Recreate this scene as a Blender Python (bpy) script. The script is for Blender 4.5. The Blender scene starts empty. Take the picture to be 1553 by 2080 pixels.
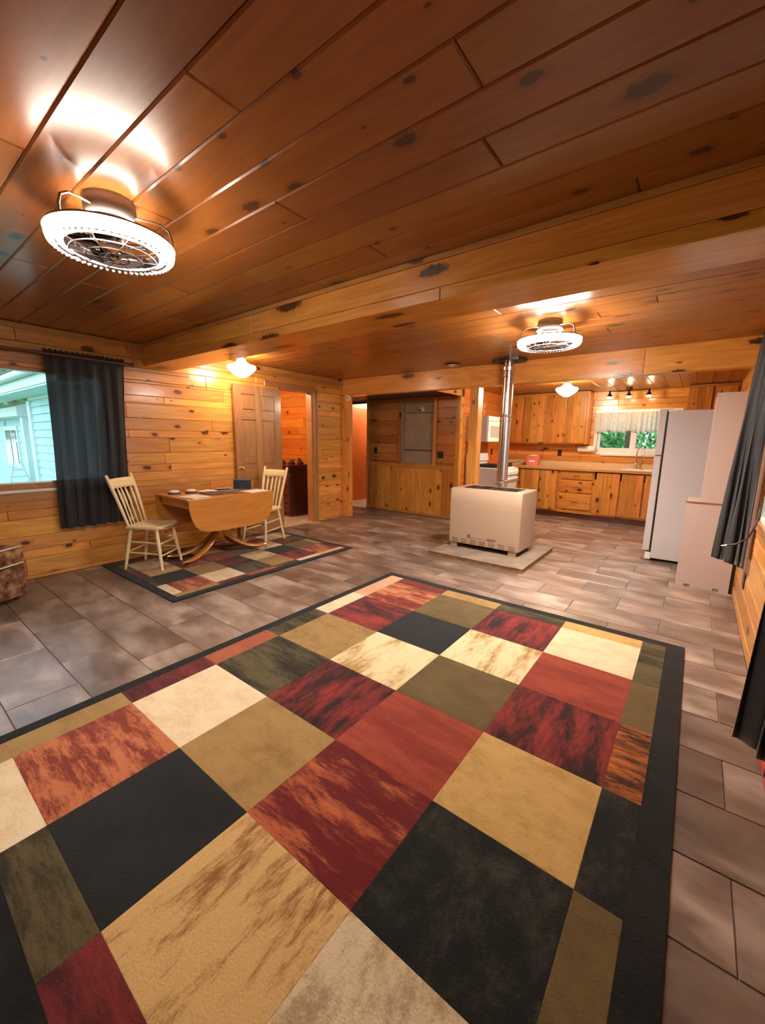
import bpy, bmesh, math, random
from mathutils import Vector, Matrix, noise
random.seed(7)
C = bpy.context.scene
COL = C.collection
PI = math.pi

# ------------------------------------------------------------------ camera
YAW, PITCH, ROLL, FPX, HC = math.radians(37.482), math.radians(10.179), math.radians(0.707), 819.9, 1.35
fw = Vector((-math.sin(YAW)*math.cos(PITCH), math.cos(YAW)*math.cos(PITCH), -math.sin(PITCH)))
rt = Vector((math.cos(YAW), math.sin(YAW), 0)); up = rt.cross(fw)
rt2 = rt*math.cos(ROLL) + up*math.sin(ROLL); up2 = -rt*math.sin(ROLL) + up*math.cos(ROLL)
cd = bpy.data.cameras.new('camera'); cam = bpy.data.objects.new('camera', cd); COL.objects.link(cam)
cd.sensor_fit = 'VERTICAL'; cd.sensor_height = 24.0; cd.sensor_width = 24.0*1553/2080
cd.lens = 24.0*FPX/2080; cd.clip_start = 0.02; cd.clip_end = 200
M = Matrix((rt2, up2, -fw)).transposed().to_4x4(); M.translation = (0, 0, HC); cam.matrix_world = M
C.camera = cam

# ------------------------------------------------------------------ view, sky, sun
C.view_settings.view_transform = 'Standard'; C.view_settings.look = 'None'
C.view_settings.exposure = 0.75; C.view_settings.gamma = 1.0; C.view_settings.use_curve_mapping = False
cy = C.cycles
cy.max_bounces = 8; cy.diffuse_bounces = 4; cy.glossy_bounces = 4; cy.transmission_bounces = 6
cy.transparent_max_bounces = 12; cy.caustics_reflective = False; cy.caustics_refractive = False
cy.sample_clamp_indirect = 6.0; cy.use_denoising = True
w = bpy.data.worlds.new('overcast_sky'); C.world = w; w.use_nodes = True
nt = w.node_tree; bg = nt.nodes['Background']
tc = nt.nodes.new('ShaderNodeTexCoord'); sp = nt.nodes.new('ShaderNodeSeparateXYZ')
rp = nt.nodes.new('ShaderNodeValToRGB')
nt.links.new(tc.outputs['Generated'], sp.inputs[0]); nt.links.new(sp.outputs['Z'], rp.inputs[0])
rp.color_ramp.elements[0].position = 0.0; rp.color_ramp.elements[0].color = (0.72, 0.93, 1.0, 1)
rp.color_ramp.elements[1].position = 0.7; rp.color_ramp.elements[1].color = (0.55, 0.82, 1.0, 1)
nt.links.new(rp.outputs[0], bg.inputs[0]); bg.inputs[1].default_value = 1.9

# strengths of the room's own lamps
LED = 55.0; LED2 = 125.0; ARC = 540.0; ARC2 = 1250.0; GLOBE = 32.0; KGLOBE = 120.0; SPOT = 45.0; BED = 700.0; HALL = 420.0

# ------------------------------------------------------------------ materials
def new_mat(name):
    m = bpy.data.materials.new(name); m.use_nodes = True
    return m, m.node_tree, m.node_tree.nodes['Principled BSDF']
def N(nt, t, **kw):
    n = nt.nodes.new(t)
    for k, v in kw.items(): setattr(n, k, v)
    return n
def mth(nt, op, a, b=None, c=None, clamp=False):
    n = nt.nodes.new('ShaderNodeMath'); n.operation = op; n.use_clamp = clamp
    for i, v in enumerate((a, b, c)):
        if v is None: continue
        if isinstance(v, (int, float)): n.inputs[i].default_value = v
        else: nt.links.new(v, n.inputs[i])
    return n.outputs[0]
def mixc(nt, f, a, b, blend='MIX'):
    n = nt.nodes.new('ShaderNodeMix'); n.data_type = 'RGBA'; n.blend_type = blend
    for s, v in ((0, f), (6, a), (7, b)):
        if isinstance(v, (int, float)): n.inputs[s].default_value = v
        elif isinstance(v, tuple): n.inputs[s].default_value = (*v[:3], 1)
        else: nt.links.new(v, n.inputs[s])
    return n.outputs[2]
def smooth(nt, v, a, b, lo=0.0, hi=1.0):
    n = nt.nodes.new('ShaderNodeMapRange'); n.interpolation_type = 'SMOOTHSTEP'
    nt.links.new(v, n.inputs[0])
    for i, x in ((1, a), (2, b), (3, lo), (4, hi)): n.inputs[i].default_value = x
    return n.outputs[0]

def simple(name, col, rough=0.5, metal=0.0, bump=0.0, bscale=40, var=0.0, coat=0.0, sheen=0.0):
    m, nt, p = new_mat(name)
    p.inputs['Base Color'].default_value = (*col, 1); p.inputs['Roughness'].default_value = rough
    p.inputs['Metallic'].default_value = metal; p.inputs['Coat Weight'].default_value = coat
    p.inputs['Sheen Weight'].default_value = sheen
    if bump or var:
        t = N(nt, 'ShaderNodeTexCoord'); n = N(nt, 'ShaderNodeTexNoise'); n.inputs['Scale'].default_value = bscale
        n.inputs['Detail'].default_value = 4; nt.links.new(t.outputs['Object'], n.inputs['Vector'])
        if bump:
            b = N(nt, 'ShaderNodeBump'); b.inputs['Strength'].default_value = bump; b.inputs['Distance'].default_value = 0.004
            nt.links.new(n.outputs[0], b.inputs['Height']); nt.links.new(b.outputs[0], p.inputs['Normal'])
        if var:
            lo = tuple(c*(1-var) for c in col); hi = tuple(min(1, c*(1+var)) for c in col)
            nt.links.new(mixc(nt, smooth(nt, n.outputs[0], .3, .7), lo, hi), p.inputs['Base Color'])
    return m

def pine(name, light, dark, knot=(0.05, 0.018, 0.006), rough=0.25, knots=0.45, tint=0.22, coat=0.0, kx=2.6, ky=5.5, ksize=1.0, con=1.0, axis='x'):
    """knotty lacquered pine; local X is the grain direction of every board"""
    m, nt, p = new_mat(name)
    t = N(nt, 'ShaderNodeTexCoord'); oi = N(nt, 'ShaderNodeObjectInfo'); s = N(nt, 'ShaderNodeSeparateXYZ')
    nt.links.new(t.outputs['Object'], s.inputs[0])
    r = oi.outputs['Random']
    x = mth(nt, 'MULTIPLY_ADD', r, 61.7, s.outputs[0]); y = mth(nt, 'MULTIPLY_ADD', r, 23.3, s.outputs[1]); z = s.outputs[2]
    if axis == 'y': x, y = y, x
    def vec(a, b, c):
        n = N(nt, 'ShaderNodeCombineXYZ')
        for i, v in enumerate((a, b, c)):
            if isinstance(v, (int, float)): n.inputs[i].default_value = v
            else: nt.links.new(v, n.inputs[i])
        return n.outputs[0]
    yz = mth(nt, 'ADD', y, z)
    # knots
    vo = N(nt, 'ShaderNodeTexVoronoi'); vo.voronoi_dimensions = '2D'; vo.inputs['Scale'].default_value = 1.0
    vo.inputs['Randomness'].default_value = 0.9
    nt.links.new(vec(mth(nt, 'MULTIPLY', x, kx), mth(nt, 'MULTIPLY', yz, ky), 0.0), vo.inputs['Vector'])
    sc = N(nt, 'ShaderNodeSeparateColor'); nt.links.new(vo.outputs['Color'], sc.inputs[0])
    has = mth(nt, 'LESS_THAN', sc.outputs[0], knots)
    size = mth(nt, 'MULTIPLY_ADD', mth(nt, 'POWER', sc.outputs[1], 2.0), 0.125*ksize, 0.022*ksize)
    wob = N(nt, 'ShaderNodeTexNoise'); wob.noise_dimensions = '2D'; wob.inputs['Scale'].default_value = 38; wob.inputs['Detail'].default_value = 2
    nt.links.new(vec(x, yz, 0.0), wob.inputs['Vector'])
    dd = mth(nt, 'DIVIDE', vo.outputs['Distance'], size)
    dd = mth(nt, 'MULTIPLY_ADD', mth(nt, 'SUBTRACT', wob.outputs[0], 0.5), 0.8, dd)
    core = mth(nt, 'MULTIPLY', smooth(nt, dd, 0.75, 1.15, 1, 0), has)
    halo = mth(nt, 'MULTIPLY', smooth(nt, dd, 0.9, 3.2, 1, 0), has)
    # grain, swirling round the knots
    yy = mth(nt, 'MULTIPLY_ADD', halo, 0.03, yz)
    g1 = N(nt, 'ShaderNodeTexNoise'); g1.inputs['Scale'].default_value = 1.0; g1.inputs['Detail'].default_value = 3; g1.inputs['Distortion'].default_value = 0.3
    nt.links.new(vec(mth(nt, 'MULTIPLY', x, 0.55), mth(nt, 'MULTIPLY', yy, 5.5), r), g1.inputs['Vector'])
    cath = mth(nt, 'SINE', mth(nt, 'MULTIPLY', g1.outputs[0], 55.0))
    g2 = N(nt, 'ShaderNodeTexNoise'); g2.inputs['Scale'].default_value = 1.0; g2.inputs['Detail'].default_value = 4
    nt.links.new(vec(mth(nt, 'MULTIPLY', x, 2.2), mth(nt, 'MULTIPLY', yy, 75.0), r), g2.inputs['Vector'])
    f = mth(nt, 'MULTIPLY_ADD', cath, 0.20, mth(nt, 'MULTIPLY_ADD', g2.outputs[0], 0.9, -0.02), clamp=True)
    big = N(nt, 'ShaderNodeTexNoise'); big.inputs['Scale'].default_value = 1.0; big.inputs['Detail'].default_value = 2
    nt.links.new(vec(mth(nt, 'MULTIPLY', x, 1.1), mth(nt, 'MULTIPLY', yz, 6.0), 3.3), big.inputs['Vector'])
    f = mth(nt, 'MULTIPLY_ADD', mth(nt, 'SUBTRACT', big.outputs[0], 0.5), 0.9, f, clamp=True)
    if con != 1.0: f = mth(nt, 'MULTIPLY_ADD', mth(nt, 'SUBTRACT', f, .45), con, .45, clamp=True)
    f = mth(nt, 'MAXIMUM', f, mth(nt, 'MULTIPLY', halo, 0.8))
    c = mixc(nt, f, light, dark)
    c = mixc(nt, mth(nt, 'MULTIPLY', core, 0.93), c, knot)
    # each board its own tone
    v = mth(nt, 'MULTIPLY_ADD', r, tint, 1.0-tint*0.55)
    hs = N(nt, 'ShaderNodeHueSaturation'); nt.links.new(c, hs.inputs['Color']); nt.links.new(v, hs.inputs['Value'])
    nt.links.new(mth(nt, 'MULTIPLY_ADD', mth(nt, 'FRACT', mth(nt, 'MULTIPLY', r, 7.3)), 0.016, 0.492), hs.inputs['Hue'])
    nt.links.new(hs.outputs[0], p.inputs['Base Color'])
    p.inputs['Roughness'].default_value = rough
    b = N(nt, 'ShaderNodeBump'); b.inputs['Strength'].default_value = 0.2; b.inputs['Distance'].default_value = 0.0015
    b2 = N(nt, 'ShaderNodeTexNoise'); b2.inputs['Scale'].default_value = 1.0
    nt.links.new(vec(mth(nt, 'MULTIPLY', x, 3.5), mth(nt, 'MULTIPLY', yz, 9.0), 1.0), b2.inputs['Vector'])
    nt.links.new(mth(nt, 'SUBTRACT', mth(nt, 'MULTIPLY', b2.outputs[0], 1.6), mth(nt, 'MULTIPLY', core, 0.5)), b.inputs['Height'])
    nt.links.new(b.outputs[0], p.inputs['Normal'])
    p.inputs['Coat Weight'].default_value = coat; p.inputs['Coat Roughness'].default_value = 0.12
    return m

def emit(name, col, s):
    m = bpy.data.materials.new(name); m.use_nodes = True; nt = m.node_tree; nt.nodes.clear()
    e = N(nt, 'ShaderNodeEmission'); o = N(nt, 'ShaderNodeOutputMaterial')
    e.inputs[0].default_value = (*col, 1); e.inputs[1].default_value = s; nt.links.new(e.outputs[0], o.inputs[0]); return m
def glass(name, tint=(1, 1, 1), refl=0.08):
    m = bpy.data.materials.new(name); m.use_nodes = True; nt = m.node_tree; nt.nodes.clear()
    o = N(nt, 'ShaderNodeOutputMaterial'); t = N(nt, 'ShaderNodeBsdfTransparent'); t.inputs[0].default_value = (*tint, 1)
    g = N(nt, 'ShaderNodeBsdfGlossy'); g.inputs['Roughness'].default_value = 0.02
    fr = N(nt, 'ShaderNodeFresnel'); fr.inputs[0].default_value = 1.3; mx = N(nt, 'ShaderNodeMixShader')
    nt.links.new(fr.outputs[0], mx.inputs[0]); nt.links.new(t.outputs[0], mx.inputs[1]); nt.links.new(g.outputs[0], mx.inputs[2])
    nt.links.new(mx.outputs[0], o.inputs[0]); return m
def cloth(name, col, trans=0.15, sheer=0.0, pattern=None):
    m = bpy.data.materials.new(name); m.use_nodes = True; nt = m.node_tree; p = nt.nodes['Principled BSDF']; o = nt.nodes['Material Output']
    p.inputs['Base Color'].default_value = (*col, 1); p.inputs['Roughness'].default_value = 0.75; p.inputs['Sheen Weight'].default_value = 0.25
    t = N(nt, 'ShaderNodeBsdfTranslucent'); t.inputs[0].default_value = (*[min(1, c*1.6) for c in col], 1)
    mx = N(nt, 'ShaderNodeMixShader'); mx.inputs[0].default_value = trans
    nt.links.new(p.outputs[0], mx.inputs[1]); nt.links.new(t.outputs[0], mx.inputs[2])
    tr = N(nt, 'ShaderNodeBsdfTransparent'); m2 = N(nt, 'ShaderNodeMixShader'); m2.inputs[0].default_value = sheer
    nt.links.new(mx.outputs[0], m2.inputs[1]); nt.links.new(tr.outputs[0], m2.inputs[2]); nt.links.new(m2.outputs[0], o.inputs[0])
    tx = N(nt, 'ShaderNodeTexCoord'); n = N(nt, 'ShaderNodeTexNoise'); n.inputs['Scale'].default_value = 9; n.inputs['Detail'].default_value = 6
    nt.links.new(tx.outputs['Object'], n.inputs['Vector'])
    b = N(nt, 'ShaderNodeBump'); b.inputs['Strength'].default_value = 0.4; b.inputs['Distance'].default_value = 0.01
    nt.links.new(n.outputs[0], b.inputs['Height']); nt.links.new(b.outputs[0], p.inputs['Normal'])
    if pattern:
        v = N(nt, 'ShaderNodeTexVoronoi'); v.inputs['Scale'].default_value = pattern[0]; nt.links.new(tx.outputs['Object'], v.inputs['Vector'])
        nt.links.new(mixc(nt, smooth(nt, v.outputs['Distance'], .12, .3), pattern[1], col), p.inputs['Base Color'])
    return m
def rugmat(name, a, b, mode='plain', along='x', lo=.42, hi=.58):
    """woven pile; streaks follow local x or y"""
    m, nt, p = new_mat(name); p.inputs['Roughness'].default_value = 0.95; p.inputs['Sheen Weight'].default_value = 0.12
    p.inputs['Specular IOR Level'].default_value = 0.15
    t = N(nt, 'ShaderNodeTexCoord'); oi = N(nt, 'ShaderNodeObjectInfo')
    mp = N(nt, 'ShaderNodeMapping'); nt.links.new(t.outputs['Object'], mp.inputs[0])
    mx = N(nt, 'ShaderNodeCombineXYZ')
    for i, k in enumerate((31., 17., 5.)): nt.links.new(mth(nt, 'MULTIPLY', oi.outputs['Random'], k), mx.inputs[i])
    nt.links.new(mx.outputs[0], mp.inputs['Location'])
    sc = {'streak': (2.1, 8.5, 1), 'mottle': (6, 9, 1), 'plain': (4, 6, 1)}[mode]
    if along == 'y': sc = (sc[1], sc[0], 1)
    mp.inputs['Scale'].default_value = sc
    n = N(nt, 'ShaderNodeTexNoise'); n.inputs['Scale'].default_value = 1; n.inputs['Detail'].default_value = 9
    n.inputs['Roughness'].default_value = 0.78; n.inputs['Distortion'].default_value = 0.15
    nt.links.new(mp.outputs[0], n.inputs['Vector'])
    f = smooth(nt, n.outputs[0], lo, hi)
    fine = N(nt, 'ShaderNodeTexNoise'); fine.inputs['Scale'].default_value = 150; fine.inputs['Detail'].default_value = 3
    nt.links.new(t.outputs['Object'], fine.inputs['Vector'])
    c = mixc(nt, f, a, b)
    c = mixc(nt, mth(nt, 'MULTIPLY', fine.outputs[0], 0.30), c, (0, 0, 0), 'MULTIPLY')
    nt.links.new(c, p.inputs['Base Color'])
    bp = N(nt, 'ShaderNodeBump'); bp.inputs['Strength'].default_value = 0.7; bp.inputs['Distance'].default_value = 0.004
    nt.links.new(fine.outputs[0], bp.inputs['Height']); nt.links.new(bp.outputs[0], p.inputs['Normal'])
    return m
def tilemat():
    m, nt, p = new_mat('slate_tile')
    t = N(nt, 'ShaderNodeTexCoord'); oi = N(nt, 'ShaderNodeObjectInfo')
    mx = N(nt, 'ShaderNodeCombineXYZ')
    for i, k in enumerate((41., 29., 3.)): nt.links.new(mth(nt, 'MULTIPLY', oi.outputs['Random'], k), mx.inputs[i])
    va = N(nt, 'ShaderNodeVectorMath'); va.operation = 'ADD'; nt.links.new(t.outputs['Object'], va.inputs[0]); nt.links.new(mx.outputs[0], va.inputs[1])
    def noi(s, d, r, dist=0, scale=(1, 1, 1)):
        mp = N(nt, 'ShaderNodeMapping'); mp.inputs['Scale'].default_value = scale; nt.links.new(va.outputs[0], mp.inputs[0])
        n = N(nt, 'ShaderNodeTexNoise'); n.inputs['Scale'].default_value = s; n.inputs['Detail'].default_value = d
        n.inputs['Roughness'].default_value = r; n.inputs['Distortion'].default_value = dist
        nt.links.new(mp.outputs[0], n.inputs['Vector']); return n.outputs[0]
    a = noi(3.2, 4, .55, .3, (1, 2.0, 1)); b = noi(2.1, 3.5, .5, .3, (1, 2.1, 1)); c = noi(26, 5, .7)
    col = mixc(nt, smooth(nt, a, .25, .78), (0.110, 0.070, 0.053), (0.255, 0.178, 0.140))
    col = mixc(nt, mth(nt, 'MULTIPLY', smooth(nt, b, .44, .74), .72), col, (0.52, 0.42, 0.36))
    col = mixc(nt, mth(nt, 'MULTIPLY', c, .35), col, (0.05, 0.035, 0.03))
    hs = N(nt, 'ShaderNodeHueSaturation'); nt.links.new(col, hs.inputs['Color'])
    nt.links.new(mth(nt, 'MULTIPLY_ADD', oi.outputs['Random'], .45, .78), hs.inputs['Value'])
    nt.links.new(hs.outputs[0], p.inputs['Base Color'])
    nt.links.new(mth(nt, 'MULTIPLY_ADD', a, .16, .24), p.inputs['Roughness'])
    bp = N(nt, 'ShaderNodeBump'); bp.inputs['Strength'].default_value = .10; bp.inputs['Distance'].default_value = .002
    nt.links.new(a, bp.inputs['Height']); nt.links.new(bp.outputs[0], p.inputs['Normal'])
    return m

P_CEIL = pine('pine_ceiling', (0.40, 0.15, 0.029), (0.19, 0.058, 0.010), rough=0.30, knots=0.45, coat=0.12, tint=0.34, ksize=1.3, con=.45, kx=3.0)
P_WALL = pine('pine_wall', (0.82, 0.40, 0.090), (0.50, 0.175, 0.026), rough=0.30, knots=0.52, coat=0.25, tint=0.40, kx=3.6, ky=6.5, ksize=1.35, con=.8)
P_BEAM = pine('pine_beam', (0.86, 0.42, 0.095), (0.56, 0.22, 0.038), rough=0.26, knots=0.5, coat=0.3, tint=0.14, kx=1.6, ky=5, ksize=1.5, con=.8)
P_NICHE = pine('pine_aged', (0.62, 0.26, 0.068), (0.37, 0.125, 0.027), rough=0.33, knots=0.6, coat=0.15, tint=0.5, kx=3.4, ky=6, ksize=1.4, con=.7)
P_CAB = pine('pine_cabinet', (0.62, 0.27, 0.052), (0.34, 0.115, 0.018), rough=0.26, knots=0.42, coat=0.3, tint=0.42, kx=4.4, ky=6.5, ksize=1.6, con=.85)
P_RED = pine('pine_red', (0.75, 0.24, 0.035), (0.50, 0.12, 0.015), rough=0.32, knots=0.42, coat=0.1, tint=0.25, kx=4.2, ky=6, ksize=1.1, con=.7)
FIR = pine('fir_door', (0.42, 0.205, 0.075), (0.27, 0.115, 0.036), rough=0.33, knots=0.0, coat=0.2, tint=0.1)
TRIMW = pine('fir_casing', (0.50, 0.24, 0.075), (0.34, 0.145, 0.04), rough=0.3, knots=0.06, coat=0.2, tint=0.16)
HALLD = pine('veneer_door', (0.72, 0.17, 0.014), (0.56, 0.11, 0.009), rough=0.45, knots=0.0, coat=0.0, tint=0.1)
MAPLE = pine('maple_table', (0.60, 0.245, 0.040), (0.43, 0.150, 0.020), rough=0.25, knots=0.0, coat=0.3, tint=0.08, axis='y', con=.7)
TILE = tilemat()
GROUT = simple('grout', (0.24, 0.19, 0.165), 0.9)
BACKING = simple('dark_groove', (0.07, 0.028, 0.010), 0.8)
PLASTER = simple('plaster', (0.72, 0.68, 0.60), 0.85)
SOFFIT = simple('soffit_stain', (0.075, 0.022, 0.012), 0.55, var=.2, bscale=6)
WHITE = simple('white_enamel', (0.58, 0.54, 0.56), 0.30, coat=.15)
WHITE2 = simple('white_laminate', (0.49, 0.40, 0.37), 0.42)
WHITEP = simple('white_plastic', (0.82, 0.78, 0.72), 0.4)
VINYL = simple('white_vinyl', (0.82, 0.84, 0.82), 0.35)
CREAM = simple('cream_paint', (0.90, 0.74, 0.43), 0.35, bump=.05, bscale=60)
BEIGE = simple('beige_enamel', (0.41, 0.295, 0.21), 0.42)
BEIGE2 = simple('beige_vent', (0.20, 0.13, 0.08), 0.5)
BLACK = simple('black_metal', (0.012, 0.012, 0.014), 0.42)
BLACKP = simple('black_plastic', (0.015, 0.013, 0.012), 0.35)
BRONZE = simple('bronze', (0.09, 0.045, 0.025), 0.38, metal=.8)
CHROME = simple('chrome', (0.82, 0.80, 0.80), 0.12, metal=1.0)
STEEL = simple('galvanised_steel', (0.66, 0.63, 0.63), 0.24, metal=1.0, bump=.05, bscale=12)
BRASS = simple('brass', (0.75, 0.50, 0.20), 0.22, metal=1.0)
IVORYM = simple('pale_fixture_metal', (0.30, 0.24, 0.22), 0.3, metal=.7)
DKWOOD = simple('mahogany', (0.13, 0.028, 0.018), 0.28, coat=.4, var=.25, bscale=5)
DKSIDE = simple('mahogany_side', (0.06, 0.020, 0.018), 0.4, var=.2, bscale=4)
CONC = simple('cement_board', (0.20, 0.15, 0.112), 0.8, bump=.1, bscale=7, var=.22)
PLYED = simple('raw_board_edge', (0.36, 0.17, 0.065), 0.75, var=.25, bscale=25)
LAMIN = simple('tan_laminate', (0.66, 0.46, 0.26), 0.32)
CURT = cloth('charcoal_voile', (0.028, 0.029, 0.032), 0.30, sheer=.02)
CURT2 = cloth('black_sateen', (0.014, 0.015, 0.018), 0.03)
VALN = cloth('white_valance', (0.80, 0.80, 0.76), 0.45, sheer=.12, pattern=(22, (0.42, 0.44, 0.42)))
NICHEG = simple('olive_grey_paint', (0.37, 0.30, 0.21), 0.6, var=.08, bscale=4)
PAPER = simple('paper', (0.82, 0.78, 0.72), 0.7)
FOLDER = simple('dark_folder', (0.06, 0.055, 0.05), 0.45)
NAVY = simple('navy_fabric', (0.030, 0.040, 0.075), 0.6, bump=.2, bscale=80)
PINK = simple('pink_plastic', (0.75, 0.20, 0.16), 0.35)
RED = simple('red_plastic', (0.42, 0.05, 0.03), 0.4)
SIDING = simple('pale_blue_siding', (0.44, 0.72, 0.76), 0.6)
HTRIM = simple('white_house_trim', (0.70, 0.82, 0.80), 0.6)
ROOFM = simple('weathered_shingle', (0.16, 0.15, 0.14), 0.9, bump=.6, bscale=20, var=.5)
LEAF = simple('leaf_green', (0.22, 0.46, 0.15), 0.6, var=.5, bscale=3)
BARK = simple('bark', (0.16, 0.09, 0.06), 0.9, bump=.5, bscale=20, var=.3)
GRASS = simple('lawn', (0.10, 0.20, 0.06), 0.9, var=.4, bscale=8)
DARKW = simple('dark_room_glass', (0.05, 0.055, 0.06), 0.1)
PANE = glass('window_glass')
CLEARB = glass('clear_blade', (0.75, 0.70, 0.72))
LEDM = emit('led_ring', (1.0, 0.86, 0.72), LED); LEDM2 = emit('led_ring_far', (1.0, 0.86, 0.72), LED2); ARCM = emit('led_arc', (1.0, 0.86, 0.72), ARC); ARCM2 = emit('led_arc_far', (1.0, 0.86, 0.72), ARC2); HALOM = emit('halo_led', (1.0, 0.86, 0.70), 60.0); BEADM = emit('lit_crystal', (1.0, 0.9, 0.8), 1.2); GLOBEM = emit('opal_globe', (1.0, 0.80, 0.58), GLOBE)
KGLOBEM = emit('opal_globe_kitchen', (1.0, 0.80, 0.58), KGLOBE); SPOTM = emit('spot_bulb', (1.0, 0.72, 0.42), SPOT)
BEDM = emit('bedroom_bulb', (1.0, 0.66, 0.36), BED); HALLM = emit('hall_bulb', (1.0, 0.72, 0.45), HALL)
m, nt_, p_ = new_mat('floral_chenille'); FLORAL = m
t_ = N(nt_, 'ShaderNodeTexCoord'); n_ = N(nt_, 'ShaderNodeTexNoise'); n_.inputs['Scale'].default_value = 13; n_.inputs['Detail'].default_value = 6; n_.inputs['Roughness'].default_value = .65
nt_.links.new(t_.outputs['Object'], n_.inputs['Vector'])
r_ = N(nt_, 'ShaderNodeValToRGB'); nt_.links.new(n_.outputs[0], r_.inputs[0])
e = r_.color_ramp.elements; e[0].position = .36; e[0].color = (.035, .014, .009, 1); e[1].position = .68; e[1].color = (.42, .24, .11, 1)
x_ = r_.color_ramp.elements.new(.5); x_.color = (.17, .075, .035, 1)
nt_.links.new(r_.outputs[0], p_.inputs['Base Color']); p_.inputs['Roughness'].default_value = .9
m, nt_, p_ = new_mat('cushion_lit_edge'); LITEDGE = m; p_.inputs['Base Color'].default_value = (.62, .50, .38, 1); p_.inputs['Roughness'].default_value = .8  # cream colour stands in for light catching the cushion top

# ------------------------------------------------------------------ mesh helpers
class MB:
    def __init__(s): s.b = bmesh.new()
    def box(s, x0, x1, y0, y1, z0, z1, bev=0.0, rz=0.0, at=None):
        vs = [s.b.verts.new((x, y, z)) for z in (z0, z1) for x, y in ((x0, y0), (x1, y0), (x1, y1), (x0, y1))]
        f = [s.b.faces.new([vs[i] for i in q]) for q in ((3, 2, 1, 0), (4, 5, 6, 7), (0, 1, 5, 4), (1, 2, 6, 5), (2, 3, 7, 6), (3, 0, 4, 7))]
        if bev:
            es = list({e for q in f for e in q.edges})
            r = bmesh.ops.bevel(s.b, geom=es, offset=bev, segments=2, affect='EDGES', profile=.6)
            vs = list({v for q in r['faces'] for v in q.verts} | {v for v in vs if v.is_valid})
        if rz or at:
            R = Matrix.Rotation(rz, 4, 'Z'); T = Matrix.Translation(at or (0, 0, 0))
            bmesh.ops.transform(s.b, matrix=T @ R, verts=vs)
        return s
    def prism(s, pts, axis, a, b):
        """polygon pts (u,v) extruded along axis from a to b"""
        def P(u, v, w): return {'x': (w, u, v), 'y': (u, w, v), 'z': (u, v, w)}[axis]
        lo = [s.b.verts.new(P(u, v, a)) for u, v in pts]; hi = [s.b.verts.new(P(u, v, b)) for u, v in pts]
        n = len(pts); s.b.faces.new(lo); s.b.faces.new(hi[::-1])
        for i in range(n): s.b.faces.new((lo[i], hi[i], hi[(i+1) % n], lo[(i+1) % n]))
        return s
    def tube(s, pts, r, seg=8, closed=False, cap=True, flat=1.0):
        pts = [Vector(p) for p in pts]; n = len(pts); rs = r if isinstance(r, (list, tuple)) else [r]*n
        rings = []; prev = None
        for i, p in enumerate(pts):
            a = pts[(i-1) % n] if (closed or i) else p; b = pts[(i+1) % n] if (closed or i < n-1) else p
            t = (b-a).normalized()
            if prev is None:
                q = Vector((0, 0, 1)) if abs(t.z) < .9 else Vector((1, 0, 0)); u = t.cross(q).normalized()
            else: u = (prev - t*prev.dot(t)).normalized()
            prev = u; v = t.cross(u)
            rings.append([s.b.verts.new(p+(u*math.cos(2*PI*k/seg)+v*math.sin(2*PI*k/seg)*flat)*rs[i]) for k in range(seg)])
        for i in range(n if closed else n-1):
            A, B = rings[i], rings[(i+1) % n]
            for k in range(seg): s.b.faces.new((A[k], A[(k+1) % seg], B[(k+1) % seg], B[k]))
        if cap and not closed: s.b.faces.new(rings[0][::-1]); s.b.faces.new(rings[-1])
        return s
    def lathe(s, prof, seg=24, at=(0, 0, 0), axis='z'):
        o = Vector(at); rings = []
        for r, h in prof:
            ring = []
            for k in range(seg):
                a = 2*PI*k/seg; c, d = r*math.cos(a), r*math.sin(a)
                q = {'z': (c, d, h), 'x': (h, c, d), 'y': (d, h, c)}[axis]
                ring.append(s.b.verts.new(o+Vector(q)))
            rings.append(ring)
        for A, B in zip(rings, rings[1:]):
            for k in range(seg): s.b.faces.new((A[k], A[(k+1) % seg], B[(k+1) % seg], B[k]))
        s.b.faces.new(rings[0][::-1]); s.b.faces.new(rings[-1]); return s
    def grid(s, fn, nu, nv):
        V = [[s.b.verts.new(fn(i/nu, j/nv)) for j in range(nv+1)] for i in range(nu+1)]
        for i in range(nu):
            for j in range(nv): s.b.faces.new((V[i][j], V[i+1][j], V[i+1][j+1], V[i][j+1]))
        return s
    def done(s, name, mat, parent=None, smooth=False, loc=None, rotz=0, kind=None, thick=0):
        bmesh.ops.recalc_face_normals(s.b, faces=s.b.faces)
        me = bpy.data.meshes.new(name); s.b.to_mesh(me); s.b.free()
        if smooth:
            me.polygons.foreach_set('use_smooth', [True]*len(me.polygons))
            try: me.set_sharp_from_angle(angle=math.radians(40))
            except Exception: pass
        me.materials.append(mat); o = bpy.data.objects.new(name, me); COL.objects.link(o)
        if parent: o.parent = parent
        if loc: o.location = loc
        if rotz: o.rotation_euler = (0, 0, rotz)
        if kind: o['kind'] = kind
        if thick:
            md = o.modifiers.new('thickness', 'SOLIDIFY'); md.thickness = thick; md.offset = 0
        return o
def Box(*a, **k): return MB().box(*a, **k)
def thing(name, label, cat, loc=(0, 0, 0), rotz=0, group=None):
    o = bpy.data.objects.new(name, None); COL.objects.link(o); o.location = loc; o.rotation_euler = (0, 0, rotz)
    o['label'] = label; o['category'] = cat; o.empty_display_size = .1
    if group: o['group'] = group
    return o
def tag(o, label, cat, group=None):
    o['label'] = label; o['category'] = cat
    if group: o['group'] = group
    return o
def struct(name, mb, mat, label, cat):
    o = mb.done(name, mat, kind='structure'); o['label'] = label; o['category'] = cat; return o
def copy_tree(o, parent=None):
    c = o.copy(); COL.objects.link(c); c.parent = parent
    for ch in list(o.children): copy_tree(ch, c)
    return c

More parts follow.
